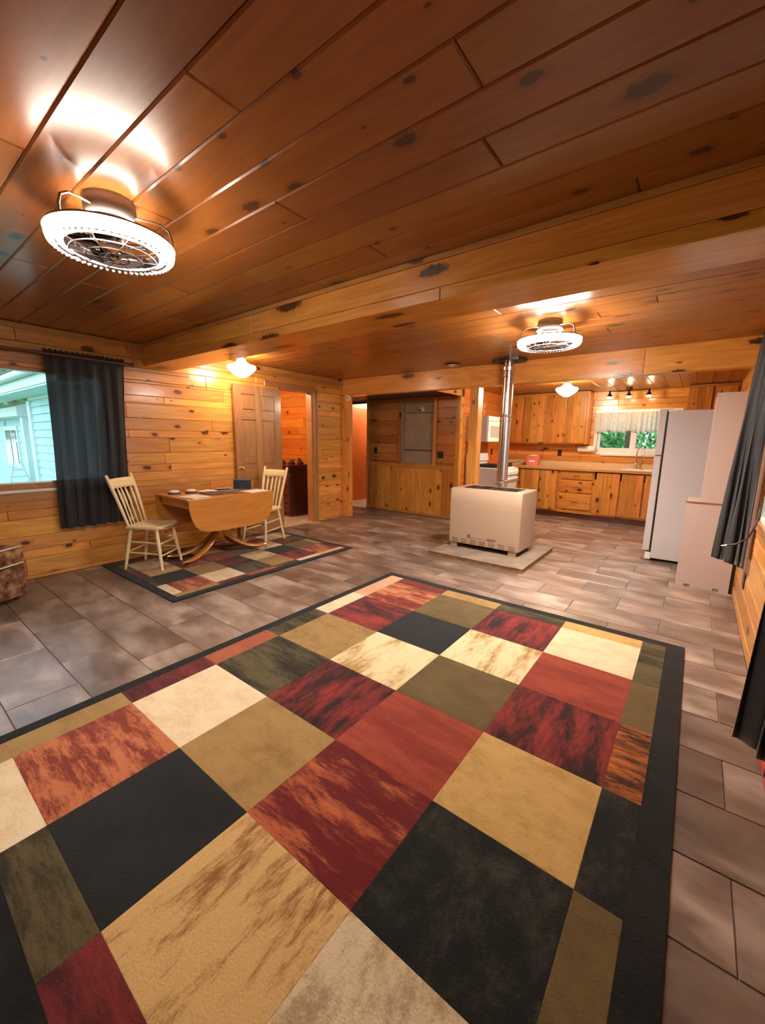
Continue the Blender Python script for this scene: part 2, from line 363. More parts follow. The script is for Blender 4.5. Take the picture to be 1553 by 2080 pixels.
_bc = {}
def board_mesh(L, W, T, ch, mat):
    k = (round(L, 3), round(W, 3), T, ch, mat.name)
    if k in _bc: return _bc[k]
    me = bpy.data.meshes.new('board'); a, b = L/2, W/2
    v = [(-a, -b, -T), (a, -b, -T), (a, b, -T), (-a, b, -T), (-a, -b, -ch), (a, -b, -ch), (a, b, -ch), (-a, b, -ch),
         (-a+ch, -b+ch, 0), (a-ch, -b+ch, 0), (a-ch, b-ch, 0), (-a+ch, b-ch, 0)]
    f = [(3, 2, 1, 0)] + [(i, (i+1) % 4, 4+(i+1) % 4, 4+i) for i in range(4)] + [(4+i, 4+(i+1) % 4, 8+(i+1) % 4, 8+i) for i in range(4)] + [(8, 9, 10, 11)]
    me.from_pydata(v, [], f); me.materials.append(mat); _bc[k] = me; return me
def board(parent, name, c, ld, wd, L, W, T, ch, mat, jit=0.0, label=None):
    ld, wd = Vector(ld), Vector(wd); nn = ld.cross(wd)
    o = bpy.data.objects.new(name, board_mesh(L, W, T, ch, mat)); COL.objects.link(o)
    M = Matrix((ld, wd, nn)).transposed().to_4x4(); M.translation = Vector(c)+nn*random.uniform(-jit, jit)
    o.matrix_local = M if parent is None else M
    if parent: o.parent = parent
    if label: o['label'] = label
    return o
def fill(parent, O, ld, wd, u0, u1, rows, mat, name='board', holes=(), mean=2.2, joints={}, T=.014, ch=.004, gap=.002, jit=.0006, mats=None):
    """lay boards: O + u*ld + v*wd, rows = bounds along wd"""
    O, ld, wd = Vector(O), Vector(ld), Vector(wd); k = 0
    for r, (v0, v1) in enumerate(zip(rows, rows[1:])):
        cuts = sorted({v0, v1} | {h[2] for h in holes if v0+.02 < h[2] < v1-.02} | {h[3] for h in holes if v0+.02 < h[3] < v1-.02})
        if r in joints: js = [u0]+sorted(joints[r])+[u1]
        else:
            js = [u0]; x = u0+random.uniform(.3, mean)
            while x < u1-.4: js.append(x); x += random.uniform(.55, 1.45)*mean
            js.append(u1)
        for s0, s1 in zip(cuts, cuts[1:]):
            segs = list(zip(js, js[1:]))
            for h in holes:
                if h[2] < s1-.02 and h[3] > s0+.02:
                    new = []
                    for a, b in segs:
                        if h[1] <= a or h[0] >= b: new.append((a, b)); continue
                        if h[0]-a > .03: new.append((a, h[0]))
                        if b-h[1] > .03: new.append((h[1], b))
                    segs = new
            for a, b in segs:
                if b-a < .03 or s1-s0 < .01: continue
                board(parent, name, O+ld*((a+b)/2)+wd*((s0+s1)/2), ld, wd, b-a-gap, s1-s0-gap, T, ch, mat, jit); k += 1
    return k
def holed(P0, P1, holes, mk):
    """rectangle u0..u1 x v0..v1 minus holes, as boxes through mk(u0,u1,v0,v1)"""
    us = sorted({P0[0], P1[0]} | {h[i] for h in holes for i in (0, 1)}); vs = sorted({P0[1], P1[1]} | {h[i] for h in holes for i in (2, 3)})
    for a, b in zip(us, us[1:]):
        for c, d in zip(vs, vs[1:]):
            m = ((a+b)/2, (c+d)/2)
            if not any(h[0] < m[0] < h[1] and h[2] < m[1] < h[3] for h in holes): mk(a, b, c, d)

X0, X1, Y0, YH, YB = -4.87, 0.40, -1.8, 5.20, 8.27      # room: left wall, right wall, behind camera, header, kitchen back wall
ZC, ZK = 2.33, 2.235                                     # ceiling heights: room, kitchen
XK = -3.15                                               # kitchen left wall

# ================================================================== FLOOR
fl = struct('floor', Box(-7.3, .55, Y0-.1, 8.6, -.12, -.006), GROUT, 'brown slate-look tile floor running through the whole room and kitchen', 'floor')
tiles = []
L_, H_ = .624, .305
for k in range(-7, 27):
    y0 = .29+H_*k
    if y0 > YB: break
    off = -.07 if k % 2 == 0 else -.38
    for j in range(-9, 2):
        a, b = off+L_*j, off+L_*(j+1); ya, yb = y0, y0+H_
        a2, b2 = max(a, X0), min(b, X1); ya2, yb2 = max(ya, Y0), min(yb, YB)
        if ya2 > 5.2:
            a2 = max(a2, -5.2 if yb2 < 6.25 else XK)
            if ya2 < 6.25 and a < X0: a2 = max(a, -5.9)
        if b2-a2 < .03 or yb2-ya2 < .03: continue
        tiles.append((a2, b2, ya2, yb2))
tiles.append((-5.9, -5.55, 5.3, 5.6)); tiles.append((-5.9, -5.55, 5.6, 5.9))
# tiles that lie wholly under the big rug, the cabinets or far behind the camera are joined
def hid(t): return (t[0] > -2.3 and t[1] < .05 and t[3] < 3.15 and t[2] > .05) or t[3] < -.6 or t[2] > 7.75 or (t[0] > -.35 and t[2] > 5.6)
vis = [t for t in tiles if not hid(t)]; rest = [t for t in tiles if hid(t)]
vis.sort(key=lambda t: (t[0]+t[1])**2+(t[2]+t[3])**2); rest += vis[298:]; vis = vis[:298]
for t in vis:
    board(fl, 'tile', ((t[0]+t[1])/2, (t[2]+t[3])/2, 0), (1, 0, 0), (0, 1, 0), t[1]-t[0]-.005, t[3]-t[2]-.005, .008, .0015, TILE, .0004)
mb = MB()
for t in rest: mb.box(t[0]+.003, t[1]-.003, t[2]+.003, t[3]-.003, -.008, -.0004)
mb.done('tile_field', TILE, fl, kind='stuff')
PALET = simple('pale_hall_tile', (0.55, 0.42, 0.34), .35, var=.2, bscale=6)
Box(-7.2, X0-.005, 2.9, 5.14, -.006, .001).done('bedroom_floor', PALET, fl)
Box(-7.2, -5.2, 6.14, 8.3, -.006, .001).done('hall_floor', PALET, fl)

# ================================================================== CEILING
rows_a = [.51+.1785*k for k in range(-12, 9)] + [2.06]
cl = struct('ceiling', Box(X0-.15, X1+.15, Y0-.1, YH+.1, ZC+.014, ZC+.10), BACKING, 'knotty pine plank ceiling over the living room', 'ceiling')
j0 = 12
J = {j0-1: [-1.98, -4.1], j0: [-2.75, -.1], j0+1: [-1.225, -3.18], j0+2: [-2.04, -.2, -4.2], j0+3: [-.60, -3.3], j0+4: [-1.53, -3.9],
     j0+5: [-.68, -2.9], j0+6: [-2.35], j0+7: [-1.46, -3.6], j0+8: [-2.05, -.3]}
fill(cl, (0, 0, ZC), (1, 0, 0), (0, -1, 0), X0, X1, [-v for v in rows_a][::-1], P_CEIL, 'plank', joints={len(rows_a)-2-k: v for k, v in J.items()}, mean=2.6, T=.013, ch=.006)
rows_b = [2.39]+[2.56+.1785*k for k in range(15)]+[5.215]
J2 = {3: [-.49, -2.9], 5: [-2.4], 7: [-.73, -3.3], 9: [-1.9], 10: [-.745, -3.9], 12: [-2.9]}
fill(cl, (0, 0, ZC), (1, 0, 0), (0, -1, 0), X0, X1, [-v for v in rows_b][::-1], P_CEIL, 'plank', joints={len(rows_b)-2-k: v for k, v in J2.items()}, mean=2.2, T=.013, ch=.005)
# main boxed beam
bm = struct('trim_1', Box(X0, X1, 2.065, 2.375, 2.115, ZC+.012), BACKING, 'large boxed pine beam crossing the ceiling from the window wall', 'beam')
for js, v0, v1, yy in (([X0, -2.9, .12, X1], 2.165, 2.30, 2.05), ([X0, -3.55, -1.2, X1], 2.10, 2.163, 2.05)):
    for a, b in zip(js, js[1:]): board(bm, 'fascia_board', ((a+b)/2, yy, (v0+v1)/2), (1, 0, 0), (0, 0, 1), b-a-.002, v1-v0, .016, .003, P_BEAM)
for a, b in ((X0, -2.2), (-2.2, X1)): board(bm, 'fascia_board', ((a+b)/2, 2.392, 2.215), (-1, 0, 0), (0, 0, 1), b-a-.002, .225, .016, .003, P_BEAM)
for a, b in ((X0, -3.2), (-3.2, X1)): board(bm, 'soffit_board', ((a+b)/2, 2.221, 2.10), (1, 0, 0), (0, -1, 0), b-a-.002, .31, .014, .003, P_BEAM)
board(bm, 'cove_strip', ((X0+X1)/2, 2.04, 2.315), (1, 0, 0), (0, 0, 1), X1-X0, .03, .012, .004, TRIMW)
# header beam in front of the kitchen
hb = struct('trim_2', Box(X0, X1, YH+.015, YH+.14, 2.075, ZC), BACKING, 'pine header beam spanning the opening to kitchen and hall', 'beam')
for a, b, z0 in ((X0, -2.52, 2.075), (-2.518, -.55, 2.06), (-.548, X1, 2.06)): board(hb, 'fascia_board', ((a+b)/2, YH, (z0+ZC)/2), (1, 0, 0), (0, 0, 1), b-a, ZC-z0, .016, .003, P_BEAM)
board(hb, 'fascia_board', ((XK+X1)/2, YH+.155, 2.19), (-1, 0, 0), (0, 0, 1), X1-XK, .24, .016, .003, P_BEAM)
board(hb, 'soffit_board', ((X0+X1)/2, YH+.07, 2.06), (1, 0, 0), (0, -1, 0), X1-X0, .135, .014, .003, P_BEAM)
board(hb, 'end_board', (XK+.004, 5.77, 2.15), (0, 1, 0), (0, 0, 1), .84, .17, .016, .003, P_WALL)
board(hb, 'edge_strip', (-.9, YH-.006, 2.052), (1, 0, 0), (0, 0, 1), 1.5, .018, .012, .003, TRIMW)
# kitchen ceiling
kc = struct('ceiling_kitchen', Box(XK-.1, X1+.1, YH+.16, YB+.1, ZK+.014, ZK+.09), BACKING, 'lower pine plank ceiling over the kitchen', 'ceiling')
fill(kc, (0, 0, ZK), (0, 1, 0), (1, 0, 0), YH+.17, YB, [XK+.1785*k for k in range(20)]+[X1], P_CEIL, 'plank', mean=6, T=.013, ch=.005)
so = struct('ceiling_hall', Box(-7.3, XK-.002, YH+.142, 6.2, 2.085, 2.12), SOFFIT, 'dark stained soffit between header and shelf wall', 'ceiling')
so2 = struct('ceiling_bedroom', Box(-7.3, X0-.12, 2.8, 5.2, 2.35, 2.4), PLASTER, 'pale ceiling of the room behind the panelled door', 'ceiling')
so3 = struct('ceiling_passage', Box(-7.3, XK-.1, 6.2, 8.4, 2.30, 2.36), PLASTER, 'white ceiling of the passage beyond the shelf wall', 'ceiling')

# ================================================================== LEFT WALL
ZR = [0, .035, .20, .285, .415, .58, .665, .80, .96, 1.04, 1.17, 1.34, 1.42, 1.55, 1.71, 1.79, 1.92, 2.085, 2.17, ZC]
HW = (-.75, 1.66, .86, 1.95); HD = (3.86, 4.50, -.1, 2.065)
mb = MB(); holed((Y0, 0), (YH+.1, ZC+.01), [HW, (HD[0], HD[1], 0, HD[3])], lambda a, b, c, d: mb.box(X0-.12, X0-.014, a, b, c, d))
wl = struct('wall_left', mb, BACKING, 'left wall of horizontal knotty pine boards with window and door', 'wall')
fill(wl, (X0, 0, 0), (0, 1, 0), (0, 0, 1), Y0, YH+.09, ZR, P_WALL, holes=[HW, HD], joints={14: [-.3, 2.24], 16: [.2, 2.76], 9: [2.2, 4.7], 5: [.78, 3.0], 2: [1.38, 3.6]}, mean=2.4)
# casing strips on it
for c, L, W, vert in (((X0+.012, .45, 2.03), 2.75, .085, 0), ((X0+.012, .45, .795), 2.75, .10, 0), ((X0+.016, 1.71, 1.41), 1.10, .09, 1),
                      ((X0+.012, 3.55, 2.24), 3.3, .05, 0), ((X0+.018, 1.965, 2.20), .22, .05, 1), ((X0+.012, 2.19, 2.06), .72, .035, 0), ((X0+.014, .45, 2.30), 3.2, .05, 0)):
    board(wl, 'casing', c, (0, 1, 0) if not vert else (0, 0, -1), (0, 0, 1) if not vert else (0, 1, 0), L, W, .02, .004, TRIMW)
# window frame and glass
wf = struct('window_1', MB().box(X0-.10, X0+.0, HW[0], HW[1], HW[2], HW[2]+.05).box(X0-.10, X0, HW[0], HW[1], HW[3]-.03, HW[3]).box(X0-.10, X0, HW[0], HW[0]+.03, HW[2]+.05, HW[3]-.03).box(X0-.10, X0, HW[1]-.03, HW[1], HW[2]+.05, HW[3]-.03),
            TRIMW, 'large picture window on the left wall looking at the neighbouring house', 'window')
Box(X0-.06, X0+.03, HW[0]-.03, HW[1]+.02, HW[2]-.03, HW[2]-.004, bev=.003).done('sill', VINYL, wf)
Box(X0-.05, X0-.01, HW[0]+.03, HW[1]-.03, HW[2]+.05, HW[2]+.062).done('sash_rail', STEEL, wf)
Box(X0-.075, X0-.07, HW[0]+.02, HW[1]-.02, HW[2]+.04, HW[3]-.02).done('pane', PANE, wf)
# door opening casing (left wall)
dc = struct('door_1', MB().box(X0-.12, X0, HD[0], HD[0]+.02, 0, 2.05).box(X0-.12, X0, HD[1]-.02, HD[1], 0, 2.05).box(X0-.12, X0, HD[0]+.02, HD[1]-.02, 2.045, 2.065),
            TRIMW, 'doorway in the left wall with its six-panel door folded open', 'door')
for c, L, W, vert in (((X0+.016, HD[1]+.035, 1.03), 2.06, .07, 1), ((X0+.016, 4.09, 2.105), .96, .08, 0), ((X0+.016, HD[1]+.1, 1.06), 2.1, .04, 1)):
    board(dc, 'casing', c, (0, 1, 0) if not vert else (0, 0, -1), (0, 0, 1) if not vert else (0, 1, 0), L, W, .02, .005, TRIMW)
# six panel door slab, open flat against the wall
DX = X0+.035
dr = Box(DX, DX+.02, 3.085, 3.835, .012, 2.035).done('door_leaf', FIR, dc)
def rail(y0, y1, z0, z1):
    v = z1-z0 > y1-y0
    board(dr, 'rail', (DX+.032, (y0+y1)/2, (z0+z1)/2), (0, 0, -1) if v else (0, 1, 0), (0, 1, 0) if v else (0, 0, 1), max(z1-z0, y1-y0), min(z1-z0, y1-y0), .012, .003, FIR)
for y0, y1 in ((3.085, 3.195), (3.41, 3.51), (3.725, 3.835)): rail(y0, y1, .012, 2.035)
for z0, z1 in ((.012, .24), (.80, .98), (1.59, 1.70), (1.92, 2.035)):
    rail(3.196, 3.409, z0, z1); rail(3.511, 3.724, z0, z1)
for y0, y1 in ((3.215, 3.39), (3.53, 3.705)):
    for z0, z1 in ((.26, .78), (1.0, 1.57), (1.72, 1.90)):
        board(dr, 'panel', (DX+.029, (y0+y1)/2, (z0+z1)/2), (0, 0, -1), (0, 1, 0), z1-z0, y1-y0, .009, .0085, FIR)
MB().lathe([(.0, 0), (.027, .0), (.027, .006), (.011, .012), (.011, .035), (.024, .045), (.027, .058), (.02, .068), (.0, .07)], 16, (DX+.03, 3.14, .95), 'x').done('door_knob', BRASS, dc, True)
for z in (.25, 1.05, 1.85): MB().tube([(DX+.01, 3.845, z), (DX+.01, 3.845, z+.09)], .008, 8).done('hinge', BRASS, dc, True)

# ================================================================== corner post, bedroom, hall
pt = struct('trim_3', Box(X0-.115, X0+.118, YH+.015, YH+.10, 0, 2.075), BACKING, 'pine corner post where the left wall meets the hall opening', 'post')
board(pt, 'casing', (X0+.06, YH, 1.03), (0, 0, -1), (-1, 0, 0), 2.06, .135, .015, .003, P_WALL)
board(pt, 'casing', (X0+.13, YH+.055, 1.03), (0, 0, -1), (0, 1, 0), 2.06, .10, .012, .003, P_WALL)
# bedroom shell
wb = struct('wall_bedroom', MB().box(-7.15, -7.02, 2.8, 5.2, 0, 2.36).box(-7.02, X0-.12, 5.06, 5.2, 0, 2.36).box(-7.02, X0-.12, 2.8, 2.9, 0, 2.36), BACKING, 'orange-lit pine walls inside the side room', 'wall')
fill(wb, (-7.0, 0, 0), (0, 1, 0), (0, 0, 1), 2.9, 5.05, ZR[:-1]+[2.35], P_RED, mean=1.4)
fill(wb, (0, 5.045, 0), (1, 0, 0), (0, 0, 1), -7.0, X0-.12, ZR[:-1]+[2.35], P_RED, mean=1.4)
# niche wall
YN = 6.2
NX0, NX1, NZ0, NZ1 = -4.33, -3.64, .93, 2.02
mb = MB(); holed((-5.15, 0), (XK, 2.30), [(NX0, NX1, NZ0, NZ1)], lambda a, b, c, d: mb.box(a, b, YN+.014, YN+.10, c, d)); mb.box(-7.3, -5.152, YN+.014, YN+.1, 2.04, 2.30).box(-7.3, -5.95, YN+.014, YN+.1, 0, 2.04)
wn = struct('wall_shelf', mb, BACKING, 'dark pine wall with the recessed grey shelf and lower vertical boards', 'wall')
fill(wn, (0, YN-.012, 0), (1, 0, 0), (0, 0, 1), -5.13, XK+.0, [.845, .96, 1.10, 1.28, 1.44, 1.60, 1.71, 1.89, 2.085], P_NICHE, holes=[(NX0, NX1, NZ0, NZ1)], mean=1.5, T=.024)
vx = [-5.08, -4.9, -4.79, -4.68, -4.56, -4.44, -4.33, -4.21, -4.10, -3.99, -3.85, -3.72, -3.59, -3.46, -3.34, -3.24, XK]
for a, b in zip(vx, vx[1:]): board(wn, 'board', ((a+b)/2, YN, .45), (0, 0, -1), (-1, 0, 0), .79, b-a-.003, .013, .0045, P_WALL, .0008)
board(wn, 'casing', ((-5.13+XK)/2, YN-.008, .03), (1, 0, 0), (0, 0, 1), 1.97, .055, .015, .003, P_WALL)
board(wn, 'casing', (-5.115, YN-.014, 1.05), (0, 0, -1), (-1, 0, 0), 2.08, .05, .02, .003, P_NICHE)
board(wn, 'casing', (XK-.03, YN-.016, 1.46), (0, 0, -1), (-1, 0, 0), 1.22, .06, .02, .003, P_WALL)
for a, b, c, d in ((NX0-.06, NX0, NZ0-.02, NZ1+.03), (NX1, NX1+.06, NZ0-.05, NZ1+.03)): board(wn, 'casing', ((a+b)/2, YN-.022, (c+d)/2), (0, 0, -1), (-1, 0, 0), d-c, b-a, .022, .003, P_NICHE)
# recessed shelf
sh = thing('recessed_shelf', 'olive-grey shelf unit recessed into the dark pine wall', 'shelf', ((NX0+NX1)/2, YN+.04, NZ0))
hw, hh = (NX1-NX0)/2, NZ1-NZ0
Box(-hw, hw, .05, .058, 0, hh).done('back_panel', NICHEG, sh)
for s in (-1, 1): Box(min(s*hw, s*(hw-.012)), max(s*hw, s*(hw-.012)), -.055, .05, 0, hh).done('side_panel', NICHEG, sh)
Box(-hw+.012, hw-.012, -.055, .05, hh-.012, hh).done('top_panel', NICHEG, sh)
for z in (0, .255, .90): Box(-hw+.0125, hw-.0125, -.052, .049, z, z+.016).done('shelf_board', NICHEG, sh)
# passage beyond
wp = struct('wall_passage', MB().box(-7.0, -6.0, 8.1, 8.2, 0, 2.3).box(-6.08, -5.98, 6.3, 8.1, 0, 2.3).box(-6.0, XK-.1, 8.1, 8.2, 0, 2.3).box(-5.98, -5.9, 5.2, 6.2, 0, 2.1), PLASTER, 'pale wall of the passage behind the orange door', 'wall')
hd = struct('door_2', Box(-5.975, -5.935, 6.43, 7.2, .01, 2.02), HALLD, 'flat orange veneer door standing in the passage', 'door')
MB().lathe([(0, 0), (.025, 0), (.025, .006), (.01, .012), (.01, .03), (.024, .04), (.024, .055), (0, .065)], 14, (-5.935, 7.12, .95), 'x').done('door_knob', BRASS, hd, True)

# ================================================================== KITCHEN WALLS
wk = struct('wall_kitchen_left', Box(XK-.10, XK-.014, YN-.0, YB+.1, 0, 2.3), BACKING, 'kitchen side wall of pine boards behind the range', 'wall')
fill(wk, (XK, 0, 0), (0, 1, 0), (0, 0, 1), YN+.0, YB, [0, .18, .31, .40, .58, .70, .80, .96, 1.04, 1.20, 1.33, 1.42, 1.56, 1.72, 1.80, 1.93, 2.05, ZK], P_RED, mean=2)
KW = (-1.46, -.30, 1.19, 1.86)
mb = MB(); holed((XK-.1, 0), (X1+.1, 2.3), [KW], lambda a, b, c, d: mb.box(a, b, YB+.014, YB+.12, c, d))
wr = struct('wall_far', mb, BACKING, 'kitchen back wall of horizontal pine boards with the sink window', 'wall')
fill(wr, (0, YB, 0), (1, 0, 0), (0, 0, 1), XK, X1, [0, .5, .90, 1.0, 1.09, 1.19, 1.33, 1.42, 1.56, 1.72, 1.86, 1.99, 2.09, ZK], P_WALL, holes=[KW], mean=2.5)
wk1 = struct('window_2', MB().box(KW[0]-.05, KW[1]+.05, YB-.012, YB+.10, KW[2]-.05, KW[2]).box(KW[0]-.05, KW[1]+.05, YB-.012, YB+.1, KW[3], KW[3]+.05).box(KW[0]-.05, KW[0], YB-.012, YB+.1, KW[2], KW[3]).box(KW[1], KW[1]+.05, YB-.012, YB+.1, KW[2], KW[3]),
             VINYL, 'white vinyl sliding window above the kitchen sink', 'window')
for a, b in ((KW[0], -.90), (-.90, KW[1])):
    MB().box(a, b, YB+.03, YB+.07, KW[2], KW[2]+.06).box(a, b, YB+.03, YB+.07, KW[3]-.04, KW[3]).box(a, a+.045, YB+.03, YB+.07, KW[2]+.06, KW[3]-.04).box(b-.045, b, YB+.03, YB+.07, KW[2]+.06, KW[3]-.04).done('sash', VINYL, wk1)
Box(KW[0]+.02, KW[1]-.02, YB+.048, YB+.052, KW[2]+.03, KW[3]-.03).done('pane', PANE, wk1)
Box(KW[0]+.08, KW[1]+.06, YB-.05, YB-.0, KW[2]-.075, KW[2]-.03, bev=.012).done('sill', VINYL, wk1)

# ================================================================== RIGHT WALL and back
HR = (1.62, 3.84, .82, 2.02)
mb = MB(); holed((Y0, 0), (YB+.1, ZC+.01), [HR], lambda a, b, c, d: mb.box(X1+.014, X1+.12, a, b, c, d))
wr2 = struct('wall_right', mb, BACKING, 'right wall of horizontal pine boards beside the viewer', 'wall')
fill(wr2, (X1, 0, 0), (0, -1, 0), (0, 0, 1), -YB, -Y0, [0, .075, .24, .37, .60, .70, .82, .96, 1.04, 1.17, 1.34, 1.42, 1.55, 1.71, 1.79, 1.92, 2.085, 2.17, ZC], P_WALL, holes=[(-HR[1], -HR[0], HR[2], HR[3])], mean=2.6, T=.016, ch=.006)
board(wr2, 'casing', (X1-.012, (HR[0]+HR[1])/2, .79), (0, -1, 0), (0, 0, 1), 2.4, .06, .02, .004, TRIMW)
board(wr2, 'casing', (X1-.012, HR[1]+.04, 1.28), (0, 0, 1), (0, 1, 0), 1.5, .07, .02, .004, TRIMW)
board(wr2, 'casing', (X1-.012, (HR[0]+HR[1])/2, 2.05), (0, -1, 0), (0, 0, 1), 2.4, .07, .02, .004, TRIMW)
w3 = struct('window_3', MB().box(X1+.01, X1+.1, HR[0], HR[1], HR[2], HR[2]+.03).box(X1+.01, X1+.1, HR[0], HR[1], HR[3]-.03, HR[3]).box(X1+.01, X1+.1, HR[0], HR[0]+.03, HR[2]+.03, HR[3]-.03).box(X1+.01, X1+.1, HR[1]-.03, HR[1], HR[2]+.03, HR[3]-.03),
            VINYL, 'window on the right wall between the black curtains', 'window')
Box(X1+.05, X1+.055, HR[0]+.02, HR[1]-.02, HR[2]+.02, HR[3]-.02).done('pane', PANE, w3)
struct('wall_back', Box(X0-.12, X1+.12, Y0-.1, Y0, 0, ZC+.02), simple('pine_flat', (.42, .19, .055), .4, var=.25, bscale=3), 'pine wall behind the viewer', 'wall')

board(wn, 'corner_strip', (XK+.010, YN+.03, 1.03), (0, 0, -1), (0, 1, 0), 2.06, .095, .018, .004, P_WALL)
# kitchen post
kp = struct('trim_4', Box(-2.505, -2.41, 5.235, 5.345, 0, 2.06), BACKING, 'free-standing pine post under the header beside the stovepipe', 'post')
board(kp, 'board', (-2.458, 5.222, 1.03), (0, 0, -1), (-1, 0, 0), 2.055, .12, .012, .003, P_WALL)
board(kp, 'board', (-2.397, 5.29, 1.03), (0, 0, -1), (0, 1, 0), 2.055, .135, .012, .003, P_WALL)
board(kp, 'board', (-2.518, 5.29, 1.03), (0, 0, 1), (0, 1, 0), 2.055, .135, .012, .003, P_WALL)

# ================================================================== RUGS
RC = {
 'rust': rugmat('rug_rust', (.20, .035, .022), (.50, .16, .07), 'streak', 'x', .44, .56),
 'rust2': rugmat('rug_wine_orange', (.13, .012, .014), (.48, .13, .05), 'streak', 'x', .47, .66),
 'cream': rugmat('rug_cream', (.62, .46, .27), (.78, .64, .43), 'mottle', 'x', .3, .6),
 'beige': rugmat('rug_beige', (.36, .25, .13), (.66, .54, .36), 'mottle', 'y', .35, .6),
 'creamst': rugmat('rug_cream_streak', (.40, .24, .075), (.80, .64, .38), 'streak', 'y', .36, .56),
 'tan': rugmat('rug_tan', (.25, .145, .046), (.36, .225, .082), 'mottle', 'x', .3, .6),
 'tanst': rugmat('rug_tan_streak', (.26, .115, .035), (.60, .39, .16), 'streak', 'y', .40, .54),
 'gold': rugmat('rug_gold', (.42, .245, .07), (.56, .36, .13), 'mottle', 'x', .3, .6),
 'black': rugmat('rug_black', (.010, .012, .013), (.020, .022, .022), 'plain', 'x', .3, .7),
 'blackm': rugmat('rug_black_mottle', (.008, .010, .009), (.045, .043, .032), 'mottle', 'y', .45, .7),
 'dolive': rugmat('rug_dark_olive', (.018, .015, .009), (.105, .082, .038), 'streak', 'x', .38, .62),
 'olive': rugmat('rug_olive', (.100, .066, .022), (.150, .102, .040), 'mottle', 'x', .3, .65),
 'wine': rugmat('rug_wine', (.016, .008, .010), (.30, .035, .028), 'streak', 'y', .38, .66),
 'winex': rugmat('rug_wine_cross', (.016, .008, .010), (.30, .035, .028), 'streak', 'x', .38, .66),
 'brick': rugmat('rug_brick', (.22, .030, .018), (.36, .070, .038), 'streak', 'x', .35, .68),
 'orange': rugmat('rug_orange', (.16, .018, .012), (.62, .24, .10), 'streak', 'x', .40, .60),
 'salmon': rugmat('rug_salmon', (.60, .30, .17), (.70, .38, .23), 'plain', 'x', .3, .7),
 'terra': rugmat('rug_terracotta', (.30, .075, .035), (.38, .11, .055), 'plain', 'x', .3, .7),
 'orblk': rugmat('rug_orange_black', (.03, .010, .006), (.52, .15, .03), 'streak', 'x', .40, .60),
 'dwine': rugmat('rug_dark_wine', (.05, .010, .012), (.22, .030, .030), 'streak', 'x', .35, .65),
}
GRID = [['rust', 'cream', 'dolive', 'tan', 'winex', 'orange'],
        ['black', 'tan', 'wine', 'creamst', 'black', 'olive'],
        ['tanst', 'rust2', 'brick', 'olive', 'creamst', 'wine'],
        ['beige', 'blackm', 'gold', 'wine', 'brick', 'cream']]
LEFTS = ['tan', 'dwine', 'terra', 'dolive', 'cream', 'salmon']
RIGHTS = ['dwine', 'olive', 'blackm', 'orblk', 'olive', 'dolive']
BOTS = ['cream', 'dolive', 'dwine', 'olive']
TOPS = ['dwine', 'tan', 'dolive', 'gold']
BIND = rugmat('rug_border', (.006, .007, .008), (.012, .013, .014), 'plain')
def rug(name, label, cx0, cx1, xs, ys, oy, mirror):
    """xs: 7 x-bounds (strip, 4 cells, strip) going from the side of column 0; ys: 9 y-bounds"""
    t = thing(name, label, 'rug', ((cx0+cx1)/2, (oy[0]+oy[1])/2, 0))
    ox, oyc = t.location.x, t.location.y
    Box(cx0-ox, cx1-ox, oy[0]-oyc, oy[1]-oyc, 0.0005, .011, bev=.003).done('border', BIND, t)
    def patch(a, b, c, d, k):
        if a > b: a, b = b, a
        board(t, 'patch', ((a+b)/2-ox, (c+d)/2-oyc, .0125), (1, 0, 0), (0, 1, 0), b-a, d-c, .006, .0012, RC[k])
    for j in range(6):
        y0, y1 = ys[j+1], ys[j+2]
        if j == 5: patch(xs[0], xs[1], y0, ys[8], LEFTS[j]); patch(xs[5], xs[6], y0, ys[8], RIGHTS[j])
        else: patch(xs[0], xs[1], y0, y1, LEFTS[j]); patch(xs[5], xs[6], y0, y1, RIGHTS[j])
        for i in range(4): patch(xs[1+i], xs[2+i], y0, y1, GRID[i][j])
    patch(xs[0], xs[1], ys[0], ys[1], 'tan'); patch(xs[5], xs[6], ys[0], ys[1], 'blackm')
    for i in range(4):
        patch(xs[1+i], xs[2+i], ys[0], ys[1], BOTS[i]); patch(xs[1+i], xs[2+i], ys[7], ys[8], TOPS[i])
    return t
rug('area_rug', 'large patchwork area rug of cream, rust, olive and black squares in the foreground', -2.34, .09,
    [-2.27, -2.13, -1.64, -1.14, -.635, -.14, -.01], [.10, .24, .70, 1.16, 1.625, 2.095, 2.55, 3.0, 3.13], (.02, 3.21), False)
rug('area_rug', 'smaller patchwork rug with the same squares under the drop-leaf table', -4.85, -3.28,
    [-3.355, -3.43, -3.74, -4.05, -4.355, -4.66, -4.765], [1.52, 1.605, 1.92, 2.245, 2.57, 2.88, 3.20, 3.51, 3.60], (1.45, 3.67), True)

